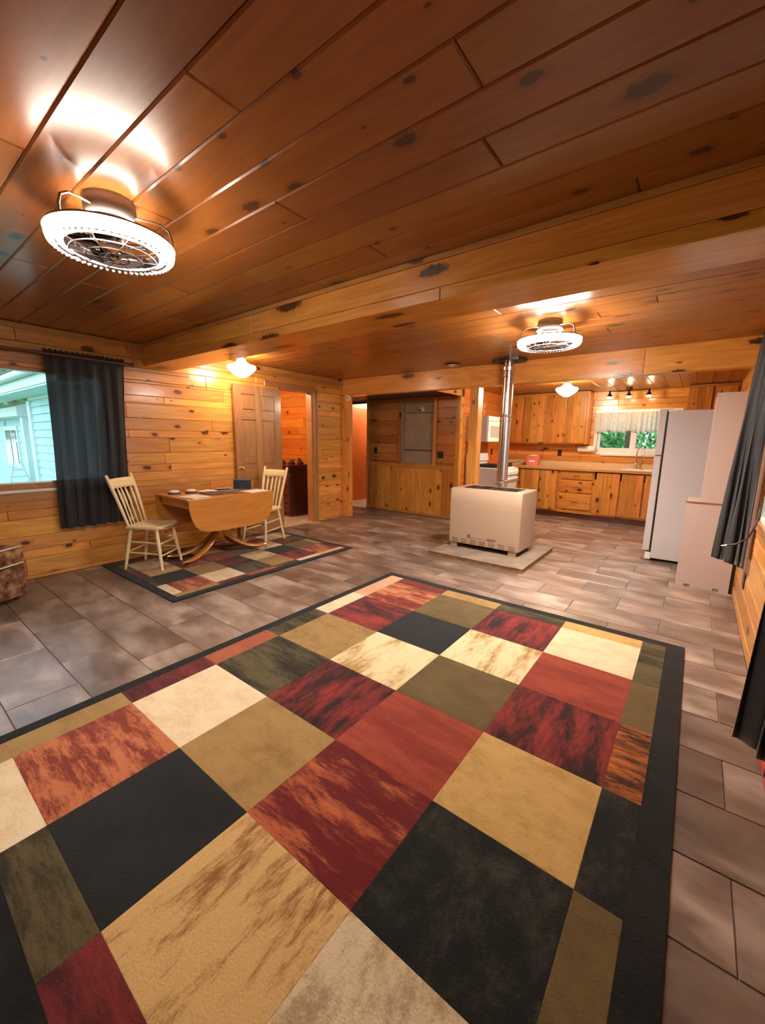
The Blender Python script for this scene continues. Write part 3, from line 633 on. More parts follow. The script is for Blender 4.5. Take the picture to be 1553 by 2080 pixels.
# ================================================================== CHAIRS
def chair(name, label, loc, rotz):
    """spindle-back chair, front towards local +X"""
    t = thing(name, label, 'chair', loc, rotz, 'cream painted spindle-back chairs at the drop-leaf table')
    m = MB()
    pts = [(-.17, -.165), (-.17, .165), (.14, .195), (.175, .185), (.19, .15), (.195, 0), (.19, -.15), (.175, -.185), (.14, -.195)]
    m.prism(pts, 'z', .418, .448); bmesh.ops.bevel(m.b, geom=[e for e in m.b.edges], offset=.007, segments=2, affect='EDGES')
    m.done('seat', CREAM, t, True)
    fr = [(.135, s*.145) for s in (-1, 1)]; rr = [(-.135, s*.13) for s in (-1, 1)]
    foot = [(.185, s*.185) for s in (-1, 1)] + [(-.205, s*.17) for s in (-1, 1)]
    for (a, b), (c, d) in zip(fr+rr, foot):
        P = [Vector((a+(c-a)*u, b+(d-b)*u, .42*(1-u))) for u in (0, .22, .3, .7, 1)]
        MB().tube(P, [.014, .019, .020, .017, .013], 10).done('leg', CREAM, t, True)
    def at(i, z):
        (a, b), (c, d) = (fr+rr)[i], foot[i]; u = 1-z/.42
        return (a+(c-a)*u, b+(d-b)*u, z)
    for i, j, z in ((0, 1, .14), (0, 1, .26), (2, 3, .18), (0, 2, .16), (1, 3, .16), (0, 2, .27), (1, 3, .27)):
        p, q = Vector(at(i, z)), Vector(at(j, z+(.0 if i+j in (1, 5) else .015)))
        MB().tube([p, p.lerp(q, .5), q], [.007, .010, .007], 8).done('stretcher', CREAM, t, True)
    tilt = lambda z: -.145-(z-.44)*.27-(max(0, z-.7))*.05
    for s in (-1, 1):
        P = [(tilt(z), s*(.145+(z-.44)*.075), z) for z in (.435, .6, .75, .86, .955)]
        MB().tube(P, [.013, .015, .017, .018, .014], 10).done('back_post', CREAM, t, True)
    m = MB()
    def cr(u, v):
        y = -.165+.33*u; z = .82+.095*v; return (tilt(z)-.022*(1-(2*u-1)**2), y, z)
    m.grid(cr, 12, 3); m.done('crest_rail', CREAM, t, True, thick=.018)
    for k in range(4):
        s = (k-1.5)/1.5; P = []
        for z in (.44, .52, .62, .70, .77, .825):
            P.append((tilt(z)-.012*(1-s*s), s*(.088+(z-.44)*.03), z))
        MB().tube(P, [.007, .0085, .009, .014, .013, .006], 8, flat=.8).done('spindle', CREAM, t, True)
    return t
chair('dining_chair', 'cream spindle-back chair standing in front of the black curtain, left of the table', (-4.41, 1.80, .0155), math.radians(36))
chair('dining_chair', 'cream spindle-back chair tucked behind the far end of the table by the panelled door', (-4.40, 3.17, .0155), math.radians(-76.5))

# ================================================================== DROP-LEAF TABLE
tb = thing('drop_leaf_table', 'honey maple pedestal table with both rounded leaves folded down', 'table', (-4.285, 2.47, .0125))
m = MB(); m.box(-.345, .345, -.51, .51, .700, .722, bev=.004); m.done('table_top', MAPLE, tb)
m = MB().box(-.29, .29, -.47, -.45, .615, .70).box(-.29, .29, .45, .47, .615, .70).box(.27, .29, -.45, .45, .615, .70).box(-.29, -.27, -.45, .45, .615, .70); m.done('apron', MAPLE, tb)
prof = [(-.51, .717), (-.505, .62), (-.485, .52), (-.45, .44), (-.40, .395), (-.33, .372), (-.15, .358), (.15, .358), (.30, .368), (.39, .392), (.445, .44), (.485, .52), (.505, .62), (.51, .717)]
for s in (-1, 1):
    m = MB(); m.prism(prof, 'x', min(s*.348, s*.366), max(s*.348, s*.366)); m.done('leaf', MAPLE, tb)
MB().lathe([(.0, .599), (.06, .599), (.06, .56), (.045, .53), (.05, .45), (.055, .36), (.05, .30), (.06, .27), (.062, .20), (.05, .17), (.0, .165)], 20).done('pedestal', MAPLE, tb, True)
Box(-.12, .12, -.2, .2, .60, .622).done('support_block', MAPLE, tb)
for sx in (-1, 1):
    for sy in (-1, 1):
        P = []
        for u in [i/12 for i in range(13)]:
            d = .04+.52*u; z = .262-.30*u+.36*u*(u-1)*.55+.085*u*u
            P.append(Vector((sx*d*.30, sy*d*.87, max(.028, z))))
        mb = MB(); mb.tube(P, [.050-.022*i/12 for i in range(13)], 12, flat=.62)
        lg = mb.done('leg', MAPLE, tb, True)
        e = P[-1]; MB().tube([e-(e-P[-2]).normalized()*.02, e+Vector((sx*.012, sy*.03, -.004))], [.02, .016], 10).done('brass_cap', BRASS, lg, True)
        MB().lathe([(0, 0), (.012, .002), (.013, .012), (0, .02)], 12, (e.x+sx*.01, e.y+sy*.03, 0)).done('caster', BRASS, lg, True)
# things lying on it
ZT = .7345
def on_table(name, label, cat, x, y, rz, mbf, mat, group=None):
    o = mbf.done(name, mat, smooth=False, loc=(x, y, ZT), rotz=rz); return tag(o, label, cat, group)
def dish(x, y, label):
    t = thing('headset', label, 'small device', (x, y, ZT+.0), 0)
    MB().lathe([(0, 0), (.062, 0), (.066, .010), (.05, .016), (0, .016)], 20).done('tray', FOLDER, t, True)
    MB().lathe([(0, .016), (.052, .016), (.055, .026), (.042, .036), (.0, .039)], 20).done('cover', PAPER, t, True)
    t.name = 'round_case'; return t
dish(-4.50, 2.10, 'round white case on a dark base, nearest the chair on the table').rotation_euler = (0, 0, .4)
dish(-4.46, 2.27, 'round white case on a dark base, second one along the table')
on_table('paper_sheet', 'white printed sheets at the near corner of the table', 'paper', -4.13, 2.13, .18, Box(-.13, .13, -.105, .105, 0, .004), PAPER)
on_table('folder', 'open dark folder lying at the middle of the table', 'folder', -4.20, 2.44, -.1, MB().box(-.15, .12, -.15, .0, 0, .010).box(-.13, .13, .005, .17, 0, .006), FOLDER)
on_table('paper_sheet', 'small cream sheet lying behind the dark folder', 'paper', -4.47, 2.46, .3, Box(-.08, .08, -.10, .10, 0, .003), PAPER)
on_table('paper_sheet', 'curled white leaflet left of the navy pouch', 'paper', -4.50, 2.68, -.5, MB().prism([(-.10, 0), (-.10, .003), (.0, .012), (.10, .022), (.10, .018), (0, .006)], 'y', -.08, .08), PAPER)
on_table('paper_sheet', 'white letter in front of the navy pouch at the far end of the table', 'paper', -4.07, 2.83, .1, Box(-.10, .10, -.13, .13, 0, .004), PAPER)
on_table('catalogue', 'grey catalogue lying between folder and letter', 'catalogue', -4.30, 2.66, .15, Box(-.10, .10, -.10, .10, 0, .007), simple('grey_cover', (.16, .15, .14), .4))
t = thing('pouch', 'navy standing pouch with a flap on the table', 'pouch', (-4.36, 2.86, ZT), math.radians(40))
MB().prism([(-.035, 0), (.035, 0), (.022, .105), (.0, .118), (-.022, .105)], 'x', -.10, .10).done('body', NAVY, t)
MB().prism([(.0365, .02), (.0385, .02), (.0255, .105), (.0, .121), (-.024, .107), (-.0225, .106), (0, .119), (.0235, .105)], 'x', -.098, .098).done('flap', NAVY, t)
m = MB()
for k in range(6): m.box(-.012+k*.011, -.005+k*.011, -.0405, -.0385, .03, .036)
m.done('lettering', simple('faded_print', (.12, .14, .2), .5), t)

# ================================================================== CURTAINS
def curtain(name, label, mat, top, bot, zt, zb, folds, amp, parts=True, head=.04, thick=.0025, nu=150):
    """top/bot: ((x,y),(x,y)) ends of the gathered line at head and hem"""
    t = thing(name, label, 'curtain', (top[0][0], top[0][1], 0))
    o = Vector((top[0][0], top[0][1], 0)); T = [Vector((*p, 0)) for p in top]; B = [Vector((*p, 0)) for p in bot]
    random.seed(hash(label) % 1000 if False else len(label)); ph = [random.uniform(0, 6.28) for _ in range(4)]
    def fn(u, v):
        z = zt+(zb-zt)*v; a = T[0].lerp(T[1], u); b = B[0].lerp(B[1], u); p = a.lerp(b, v)
        d = (T[1]-T[0]).normalized(); n = Vector((-d.y, d.x, 0))
        A = amp*(.35+.65*min(1, v*2.5))
        w1 = math.sin(u*folds*2*PI+ph[0]+.8*math.sin(v*2.4+u*3)); w2 = math.sin(u*folds*.53*2*PI+ph[1]+v*1.6)
        w = A*(w1*.7+w2*.5)
        if v < .03: w = amp*.3*math.sin(u*folds*6*PI)
        q = p+n*w+d*(.012*math.sin(u*folds*2*PI*2+v*5)*v); z += .006*math.sin(u*folds*2*PI)*v
        if v < .001: z += .008*math.sin(u*folds*5*PI)
        return (q.x-o.x, q.y-o.y, z)
    m = MB(); m.grid(fn, nu, 36); m.done('panel', mat, t, True, thick=thick)
    return t
lc = curtain('window_curtain', 'long charcoal curtain half drawn across the left window', CURT, ((X0+.085, 1.17), (X0+.085, 1.83)), ((X0+.085, 1.15), (X0+.085, 1.74)), 2.125, .455, 6.3, .022, thick=0)
rd = thing('curtain_rod', 'dark wooden curtain rod above the left window', 'curtain rod', (X0+.085, 1.93, 2.085))
MB().tube([(0, -2.7, 0), (0, -.06, 0)], .011, 10).done('rod', DKWOOD, rd, True)
MB().lathe([(0, -.06), (.014, -.058), (.014, -.045), (.022, -.03), (.02, -.012), (0, 0)], 14, (0, 0, 0), 'y').done('finial', DKWOOD, rd, True)
for y in (-.10, -1.6): MB().box(-.084, -.006, y-.008, y+.008, -.01, .01).box(-.084, -.076, y-.012, y+.012, -.04, .04).done('bracket', BLACK, rd)
rc1 = curtain('window_curtain', 'black curtain hanging on the right wall in front of the white boxes', CURT2, ((.365, 3.78), (.285, 4.13)), ((.375, 3.84), (.185, 4.13)), 2.14, .455, 5, .020)
rc2 = curtain('window_curtain', 'black curtain at the right edge of the picture, only its hem corner in view', CURT2, ((.33, 1.20), (.30, 1.66)), ((.36, 1.20), (.215, 1.57)), 2.14, .455, 5, .022)
rd = thing('curtain_rod', 'dark curtain rod over the right-hand window', 'curtain rod', (.325, 4.20, 2.11))
MB().tube([(0, -3.1, 0), (0, -.05, 0)], .010, 10).done('rod', DKWOOD, rd, True)
MB().lathe([(0, -.05), (.014, -.045), (.02, -.03), (.018, -.01), (0, 0)], 14, (0, 0, 0), 'y').done('finial', DKWOOD, rd, True)
for y in (-.12, -2.9): MB().box(.006, .073, y-.008, y+.008, -.01, .01).box(.06, .073, y-.012, y+.012, -.04, .04).done('bracket', BLACK, rd)
cd_ = thing('tieback_cord', 'thin dark cord with a white tip hanging in front of the black curtain', 'cord', (.375, 3.60, .93))
cd_pts = [Vector((0, 0, 0)), Vector((-.01, -.05, -.10)), Vector((-.04, -.07, -.19)), Vector((-.09, -.05, -.245)), Vector((-.135, -.02, -.265))]
MB().tube(cd_pts, .005, 8).done('cord', BLACKP, cd_, True)
MB().tube([cd_pts[-1], cd_pts[-1]+Vector((-.03, .01, -.012))], [.006, .004], 8).done('tip', PAPER, cd_, True)

# ================================================================== OTTOMAN at the left edge
ot = thing('armchair', 'brown floral upholstered armchair corner below the window, cut by the left edge', 'armchair', (-4.34, .76, .0), math.radians(-58))
# local x runs along the visible face, -y towards the wall is +y
Box(0, .78, .0, .56, .035, .30, bev=.025).done('base', FLORAL, ot, True)
cu = Box(.0, .78, -.012, .40, .312, .455, bev=.04).done('seat_cushion', FLORAL, ot, True)
MB().tube([(.03, -.012, .452), (.75, -.012, .452)], .007, 8).tube([(.03, -.012, .315), (.75, -.012, .315)], .007, 8).done('lit_edge', LITEDGE, cu, True)  # pale edge tubes paint the light along the cushion top
Box(.30, .78, .41, .56, .30, .80, bev=.04).done('backrest', FLORAL, ot, True)
for x, y in ((.06, .06), (.72, .06), (.06, .50), (.72, .50)): MB().lathe([(0, 0), (.018, 0), (.026, .034), (0, .0345)], 10, (x, y, 0)).done('foot', DKWOOD, ot, True)
ot.rotation_euler = (0, 0, math.radians(-58+180)); ot.location = (-4.34+.78*math.cos(math.radians(-58)), .76+.78*math.sin(math.radians(-58)), 0)
ot.scale = (1, 1, 1)
for ch in ot.children: pass

# ================================================================== HEATER and stovepipe
hp = thing('hearth_pad', 'low cement hearth pad with raw wooden edge under the heater', 'hearth pad', (-1.845, 4.61, 0))
Box(-.565, .565, -.56, .56, .034, .05, bev=.002).done('top_sheet', CONC, hp)
Box(-.562, .562, -.557, .557, .0005, .034).done('edge_board', PLYED, hp)
ht = thing('gas_heater', 'beige free-standing gas space heater on the hearth pad', 'heater', (-1.90, 4.43, .05))
hw = .44
m = MB(); m.prism([(.0, .055), (.0, .55), (.008, .715), (.018, .728), (.53, .728), (.53, .055)], 'x', -hw, hw); bmesh.ops.bevel(m.b, geom=list(m.b.edges), offset=.006, segments=2, affect='EDGES'); m.done('cabinet', BEIGE, ht, True)
board(ht, 'front_panel', (0, -.0015, .335), (1, 0, 0), (0, 0, 1), .872, .40, .004, .002, BEIGE)
board(ht, 'lower_panel', (0, -.003, .094), (1, 0, 0), (0, 0, 1), .84, .072, .004, .002, BEIGE)
for k in range(7):
    x = -.355+k*.1185
    v = Box(x-.038, x+.038, -.0045, -.0025, .066, .122).done('vent', BEIGE2, ht)
    m = MB()
    for j in range(7): m.box(x-.036, x+.036, -.0062, -.0044, .069+j*.0075, .0718+j*.0075)
    m.done('vent_slat', BEIGE, v)
for x, y in ((-.38, .03), (.36, .03), (-.38, .46), (.36, .46)): Box(x-.045, x+.045, y-.02, y+.02, 0.0005, .0545, bev=.003).done('foot', BEIGE, ht)
Box(-.40, .40, .05, .49, .0545, .056).done('underside', BLACK, ht)
g = Box(-.33, .33, .13, .42, .7285, .7305).done('top_grille', BLACK, ht)
for k in range(24): Box(-.322+k*.028, -.317+k*.028, .135, .415, .7305, .737).done('fin', BLACK, g)
for k in (-.16, 0, .16): Box(k-.006, k+.006, .13, .42, .7372, .739).done('grille_bar', BEIGE2, g)
# worn brand mark: little ring and a faded line of print, unreadable in the photo
m = MB(); m.tube([(-.17+.016*math.cos(a*.5), -.0045, .16+.018*math.sin(a*.5)) for a in range(0, 10)], .0035, 6)
m.tube([(-.168, -.0045, .142), (-.15, -.0045, .15), (-.158, -.0045, .165)], .003, 6)
m.done('emblem', simple('worn_brown_print', (.10, .05, .03), .6), ht)
m = MB()
random.seed(4)
for k in range(9): m.box(.055+k*.013, .055+k*.013+.009, -.0042, -.0034, .145+random.uniform(0, .004), .163+random.uniform(0, .004))
m.box(-.14, .02, -.0042, -.0034, .1445, .147); m.box(.055, .165, -.0042, -.0034, .138, .1405)
m.done('faded_print', simple('faded_tan_print', (.20, .12, .08), .6), ht)
sp = thing('stovepipe', 'galvanised vent pipe rising from the heater to the black ceiling plate', 'stovepipe', (-1.94, 5.035, .0))
r = .068
MB().lathe([(r, .40), (r, 1.62), (r, 1.621)], 28).done('pipe', STEEL, sp, True)
MB().lathe([(r-.004, 1.62), (r-.004, 2.30)], 28).done('upper_pipe', STEEL, sp, True)
for z, k in ((.80, .007), (.845, .004), (1.61, .006), (1.66, .004), (2.14, .006), (2.20, .012)): MB().lathe([(r, z-.018), (r+k, z-.012), (r+k, z+.012), (r-.004, z+.018)], 28).done('joint_band', STEEL, sp, True)
MB().lathe([(r+.012, 2.20), (r+.016, 2.235), (r-.005, 2.24)], 28).done('storm_collar', STEEL, sp, True)
m = MB(); m.prism([(.215*math.cos(k*PI/6+.26), .162*math.sin(k*PI/6+.26)) for k in range(12)], 'z', 2.300, 2.3295); m.done('ceiling_plate', BLACK, sp)
MB().tube([(0, 0, .46), (0, -.072, .46)], .05, 18).done('flue_elbow', STEEL, sp, True)
vt = thing('ceiling_vent', 'round dark ceiling vent left of the stovepipe', 'vent', (-2.66, 4.93, ZC-.0005))
MB().lathe([(0, -.012), (.095, -.012), (.115, 0), (0, .0)], 28).done('rim', BRONZE, vt, True)
for k in range(4): MB().tube([((.02+.022*k)*math.cos(a*PI/12), (.02+.022*k)*math.sin(a*PI/12), -.016) for a in range(24)], .004, 6, closed=True).done('ring', CHROME, vt, True)

# ================================================================== CEILING LIGHTS
CAGE = simple('dark_nickel', (0.10, 0.085, 0.08), 0.4)
BEZEL = simple('brown_bezel', (0.045, 0.03, 0.03), 0.6)
def fan_light(name, label, loc, rz, LEDM, ARCM, R):
    t = thing(name, label, 'fan light', loc, rz)
    MB().lathe([(0, 0), (.095, 0), (.098, -.035), (.092, -.075), (.06, -.085), (0, -.085)], 32).done('canopy', IVORYM, t, True)
    band0 = MB().tube([(.097*math.cos(k*PI/16), .097*math.sin(k*PI/16), -.078) for k in range(32)], .004, 6, closed=True).done('halo_led', HALOM, t, True)
    MB().lathe([(0, -.085), (.05, -.085), (.055, -.13), (.04, -.165), (.0, -.17)], 24).done('motor_hub', IVORYM, t, True)
    def band(prof, name, mat, n=72, par=t, a0=0, a1=1):
        m = MB(); rings = []; full = a1-a0 >= 1
        for k in range(n+(0 if full else 1)):
            a = 2*PI*(a0+(a1-a0)*k/n); rings.append([m.b.verts.new((q*math.cos(a), q*math.sin(a), h)) for q, h in prof])
        for k in range(n):
            A, B = rings[k], rings[(k+1) % len(rings)]
            for i in range(len(prof)): m.b.faces.new((A[i], A[(i+1) % len(prof)], B[(i+1) % len(prof)], B[i]))
        return m.done(name, mat, par, True)
    band([(R+.004, -.156), (R+.014, -.160), (R+.019, -.176), (R+.014, -.194), (R+.004, -.197)], 'led_ring', LEDM)
    band([(R-.042, -.152), (R+.020, -.146), (R+.0235, -.155), (R+.020, -.157), (R-.042, -.158)], 'reflector', IVORYM)
    band([(R-.020, -.190), (R+.003, -.196), (R+.003, -.200), (R-.020, -.196)], 'bezel', BEZEL)
    for k in range(4): band([(R-.042, -.189), (R-.024, -.189), (R-.024, -.192), (R-.042, -.192)], 'inner_led', ARCM, 14, t, k/4+.03, k/4+.20)
    band([(R-.046, -.160), (R-.043, -.160), (R-.043, -.196), (R-.046, -.196)], 'baffle', BEZEL)
    m = MB()
    for k in range(56):
        a = 2*PI*k/56; m.tube([((R+.004)*math.cos(a), (R+.004)*math.sin(a), -.2005), ((R-.016)*math.cos(a), (R-.016)*math.sin(a), -.2045)], [.007, .004], 5)
    m.done('crystal_bead', BEADM, t)['kind'] = 'stuff'
    for rr, z in ((.055, -.222), (.105, -.220), (.16, -.214)):
        MB().tube([(rr*math.cos(k*PI/20), rr*math.sin(k*PI/20), z) for k in range(40)], .0026, 6, closed=True).done('cage_ring', CAGE, t, True)
    for k in range(10):
        a = 2*PI*k/10
        P = [(q*math.cos(a+d), q*math.sin(a+d), z) for q, d, z in ((.02, 0, -.224), (.055, .03, -.222), (.105, .10, -.220), (.16, .16, -.214), (.212, .2, -.203))]
        MB().tube(P, .0022, 6).done('cage_wire', CAGE, t, True)
    MB().lathe([(0, -.214), (.024, -.215), (.026, -.226), (.0, -.229)], 20).done('cage_cap', CHROME, t, True)
    for k in range(5):
        a = 2*PI*k/5+.3; m = MB()
        def bl(u, v): 
            q = .05+.13*u; w = .055*math.sin(PI*min(1, .25+u*.7))
            s = (v-.5)*2*w; return (q*math.cos(a)-s*math.sin(a), q*math.sin(a)+s*math.cos(a), -.178+.018*(v-.5))
        m.grid(bl, 8, 3); m.done('fan_blade', CLEARB, t, True, thick=.003)
    for k in range(3):
        a = 2*PI*k/3+.6
        P = [(q*math.cos(a), q*math.sin(a), z) for q, z in ((.085, -.05), (.15, -.055), (.19, -.062), (.222, -.085), (.232, -.12), (.232, -.15))]
        MB().tube(P, .005, 8).done('arm', IVORYM, t, True)
    return t
fan_light('fan_light', 'glowing caged fan light on the living room ceiling near the window', (-2.10, .806, ZC), .35, LEDM, ARCM, .217)
fan_light('fan_light', 'glowing caged fan light beyond the beam, above the heater side', (-1.08, 3.65, ZC), 1.1, LEDM2, ARCM2, .229)
def globe(name, label, loc, mat, s, metal):
    t = thing(name, label, 'ceiling light', loc)
    MB().lathe([(0, 0), (.062*s, 0), (.064*s, -.012), (.042*s, -.03), (.04*s, -.05), (0, -.05)], 24).done('fitter', metal, t, True)
    MB().lathe([(0, -.045*s), (.038*s, -.048*s), (.042*s, -.065*s), (.075*s, -.09*s), (.128*s, -.108*s), (.135*s, -.12*s), (.12*s, -.145*s), (.075*s, -.185*s), (.03*s, -.21*s), (0, -.214*s)], 32).done('glass_shade', mat, t, True)
    return t
globe('schoolhouse_light', 'white schoolhouse globe light on the ceiling by the panelled door', (-4.44, 2.98, ZC), GLOBEM, 1.25, BRASS)
globe('schoolhouse_light', 'white globe light on the kitchen ceiling', (-1.60, 6.45, ZK), KGLOBEM, 1.12, BRASS)
tl = thing('track_light', 'small bronze ceiling bar with three spotlights above the sink window', 'spotlight', (-1.0, 7.95, ZK))
MB().tube([(-.30, 0, -.035), (-.1, .03, -.04), (.1, -.03, -.04), (.30, 0, -.035)], .008, 8).done('bar', BRONZE, tl, True)
MB().lathe([(0, 0), (.05, 0), (.05, -.02), (.012, -.035), (0, -.035)], 18).done('ceiling_mount', BRONZE, tl, True)
for x in (-.28, 0, .28):
    h = MB().lathe([(.012, -.035), (.016, -.075), (.044, -.12), (.046, -.13), (.040, -.128), (.0, -.09)], 18, (x, 0, 0)).done('lamp_head', BRONZE, tl, True)
    MB().lathe([(0, -.095), (.02, -.105), (.038, -.122), (.038, -.142), (.02, -.155), (0, -.158)], 14, (x, 0, 0)).done('bulb', SPOTM, h, True)
# lamps in the side rooms (out of sight round the corner, as in the photo)
t = thing('bedroom_light', 'ceiling bulb lighting the side room in orange', 'ceiling light', (-5.7, 3.55, 2.35))
MB().lathe([(0, 0), (.06, 0), (.05, -.03), (0, -.03)], 18).done('base', WHITEP, t, True); MB().lathe([(0, -.03), (.03, -.04), (.05, -.08), (.03, -.12), (0, -.13)], 18).done('bulb', BEDM, t, True)
t = thing('passage_light', 'ceiling bulb lighting the passage', 'ceiling light', (-5.45, 7.4, 2.30))
MB().lathe([(0, 0), (.06, 0), (.05, -.03), (0, -.03)], 18).done('base', WHITEP, t, True); MB().lathe([(0, -.03), (.03, -.04), (.05, -.08), (.03, -.12), (0, -.13)], 18).done('bulb', HALLM, t, True)

# ================================================================== KITCHEN
def boards_door(parent, x0, x1, z0, z1, y, n, mat=P_CAB, yt=.018):
    d = Box(x0+.003, x1-.003, y+.004, y+yt, z0+.003, z1-.003).done('door', mat, parent)
    w_ = (x1-x0-.006)/n
    for i in range(n): board(d, 'board', (x0+.003+w_*(i+.5), y, (z0+z1)/2), (0, 0, -1), (-1, 0, 0), z1-z0-.006, w_-.003, .010, .0045, mat, .0004)
    return d
def pull(parent, x, y, z, vert=False, w_=.09):
    P = [(-w_/2, 0, 0), (-w_/2+.008, -.022, 0), (0, -.028, -.004), (w_/2-.008, -.022, 0), (w_/2, 0, 0)]
    P = [(x, y+q[1], z+q[0]) if vert else (x+q[0], y+q[1], z+q[2]) for q in P]
    MB().tube(P, .005, 8).done('handle', BRONZE, parent, True)
YC = 7.665
def base_cab(name, label, x0, x1, kind):
    t = thing(name, label, 'cabinet', ((x0+x1)/2, YC, 0)); w2 = (x1-x0)/2
    Box(-w2+.001, w2-.001, .02, .595, .10, .72 if 'sink' in label else .858).done('carcass', P_CAB, t)
    Box(-w2+.001, w2-.001, .07, .59, .0005, .0995).done('toe_kick', DKWOOD, t)
    if kind == 'drawers':
        for z0, z1 in ((.70, .835), (.47, .67), (.17, .44)):
            d = board(t, 'drawer', (0, .0, (z0+z1)/2), (1, 0, 0), (0, 0, 1), 2*w2-.05, z1-z0, .018, .006, P_CAB)
            P = [(-.05, 0, 0), (-.042, 0, .022), (0, -.004, .028), (.042, 0, .022), (.05, 0, 0)]
            MB().tube(P, .005, 8).done('handle', BRONZE, d, True)
    else:
        for a, b, n in kind: boards_door(t, a-(x0+x1)/2, b-(x0+x1)/2, .13, .84, .0, n)
    return t
base_cab('base_cabinet', 'knotty pine base cabinet with arched doors beside the range', -3.13, -1.90, [(-3.1, -2.62, 4), (-2.6, -2.25, 3), (-2.24, -1.93, 3)])
base_cab('drawer_cabinet', 'pine base cabinet with three drawers', -1.899, -1.33, 'drawers')
base_cab('base_cabinet', 'knotty pine base cabinet below the sink', -1.329, -.30, [(-1.30, -.95, 3), (-.93, -.62, 3), (-.60, -.33, 2)])
base_cab('base_cabinet', 'pine base cabinet hidden behind the refrigerator', -.299, .38, [(-.28, .05, 3), (.06, .36, 3)])
ct = thing('countertop', 'long tan laminate countertop along the kitchen wall', 'countertop', (-1.37, 7.95, .86))
m = MB(); holed((-1.76, -.315), (1.75, .305), [(.42, .95, -.19, .17)], lambda a, b, c, d: m.box(a, b, c, d, 0, .035)); m.done('worktop', LAMIN, ct)
Box(-1.76, 1.75, -.32, -.3155, -.004, .037).done('front_edge', TRIMW, ct)
Box(-1.76, 1.75, .287, .305, .0355, .12).done('backsplash', LAMIN, ct)
sk = thing('kitchen_sink', 'white drop-in kitchen sink under the window', 'sink', (-.685, 7.94, .897))
m = MB(); holed((-.29, -.20), (.29, .20), [(-.25, -.01, -.15, .14), (.01, .25, -.15, .14)], lambda a, b, c, d: m.box(a, b, c, d, 0, .010)); m.done('rim', VINYL, sk)
for a, b in ((-.25, -.01), (.01, .25)): MB().box(a, b, -.15, .14, -.16, -.15).box(a, a+.004, -.15, .14, -.15, 0).box(b-.004, b, -.15, .14, -.15, 0).box(a+.004, b-.004, -.15, -.146, -.15, 0).box(a+.004, b-.004, .136, .14, -.15, 0).done('bowl', VINYL, sk)
fc = thing('faucet', 'chrome gooseneck faucet standing at the sink', 'faucet', (-.80, 8.11, .908))
MB().lathe([(0, 0), (.032, 0), (.03, .02), (.018, .06), (.015, .10), (0, .10)], 20).done('body', CHROME, fc, True)
MB().tube([(0, 0, .09), (0, 0, .26), (.01, -.02, .32), (.035, -.05, .355), (.07, -.09, .36), (.10, -.12, .335), (.11, -.135, .28), (.112, -.137, .22)], .011, 12).done('spout', CHROME, fc, True)
MB().tube([(.112, -.137, .225), (.112, -.137, .16)], [.014, .018], 12).done('spray_head', CHROME, fc, True)
MB().tube([(.02, 0, .07), (.06, -.01, .075), (.075, -.012, .10)], .006, 8).done('lever', CHROME, fc, True)
# upper cabinets
def upper(name, label, x0, x1, z0, z1, doors):
    t = thing(name, label, 'cabinet', ((x0+x1)/2, 7.95, z0)); c = (x0+x1)/2; w2 = (x1-x0)/2
    Box(-w2, w2, .02, .318, 0, z1-z0).done('carcass', P_CAB, t)
    board(t, 'side_board', (w2+.004, .165, (z1-z0)/2), (0, 0, -1), (0, 1, 0), z1-z0, .30, .004, .002, P_WALL)
    Box(-w2, w2, -.006, .018, z1-z0-.03, z1-z0).done('crown', TRIMW, t)
    for a, b, n in doors: boards_door(t, a-c, b-c, .02, z1-z0-.035, 0, n)
    return t
upper('wall_cabinet', 'knotty pine wall cabinet left of the sink window', XK+.005, -1.585, 1.31, 2.225, [(-3.1, -2.72, 3), (-2.70, -2.32, 3), (-2.30, -1.97, 3), (-1.95, -1.61, 3)])
upper('wall_cabinet', 'knotty pine wall cabinet above the refrigerator', -.20, .39, 1.45, 2.225, [(-.17, .09, 3), (.11, .37, 3)])
# paper towel roll
pr = thing('paper_towel_roll', 'white paper towel roll mounted on the wall below the cabinet end', 'paper towel', (-1.60, 8.185, 1.225))
MB().lathe([(.012, -.14), (.055, -.14), (.055, .14), (.012, .14)], 20, (0, 0, 0), 'x').done('roll', PAPER, pr, True)
MB().tube([(-.155, 0, 0), (.155, 0, 0)], .008, 8).box(-.158, -.150, -.02, .084, -.02, .02).box(.150, .158, -.02, .084, -.02, .02).done('holder', WHITEP, pr, True)
# pink tub
pk = thing('laundry_tub', 'pink plastic handled tub on the counter beside the range', 'tub', (-2.47, 7.93, .896), 0)
m = MB()
for r0, r1, z0, z1 in ((.0, 0, 0, 0),): pass
def ringrect(w_, d_, z, r=.03, n=4):
    out = []
    for cx, cy, a0 in ((w_-r, d_-r, 0), (-w_+r, d_-r, PI/2), (-w_+r, -d_+r, PI), (w_-r, -d_+r, 1.5*PI)):
        for k in range(n+1): a = a0+PI/2*k/n; out.append((cx+r*math.cos(a), cy+r*math.sin(a), z))
    return out
R_ = [ringrect(.11, .08, 0), ringrect(.135, .10, .17), ringrect(.145, .108, .172), ringrect(.145, .108, .182), ringrect(.128, .094, .182), ringrect(.104, .075, .006)]
V_ = [[m.b.verts.new(p) for p in q] for q in R_]
for A, B in zip(V_, V_[1:]):
    for k in range(len(A)): m.b.faces.new((A[k], A[(k+1) % len(A)], B[(k+1) % len(B)], B[k]))
m.b.faces.new(V_[0][::-1]); m.b.faces.new(V_[-1]); m.done('tub', PINK, pk, True)
MB().tube([(.12, -.02, .175), (.16, -.03, .20), (.20, -.04, .235), (.215, -.045, .24)], [.008, .012, .014, .008], 8, flat=.5).done('handle', PINK, pk, True)
m = MB(); m.box(-.04, .07, -.092, -.0905, .07, .125); m.done('sticker', PAPER, pk)
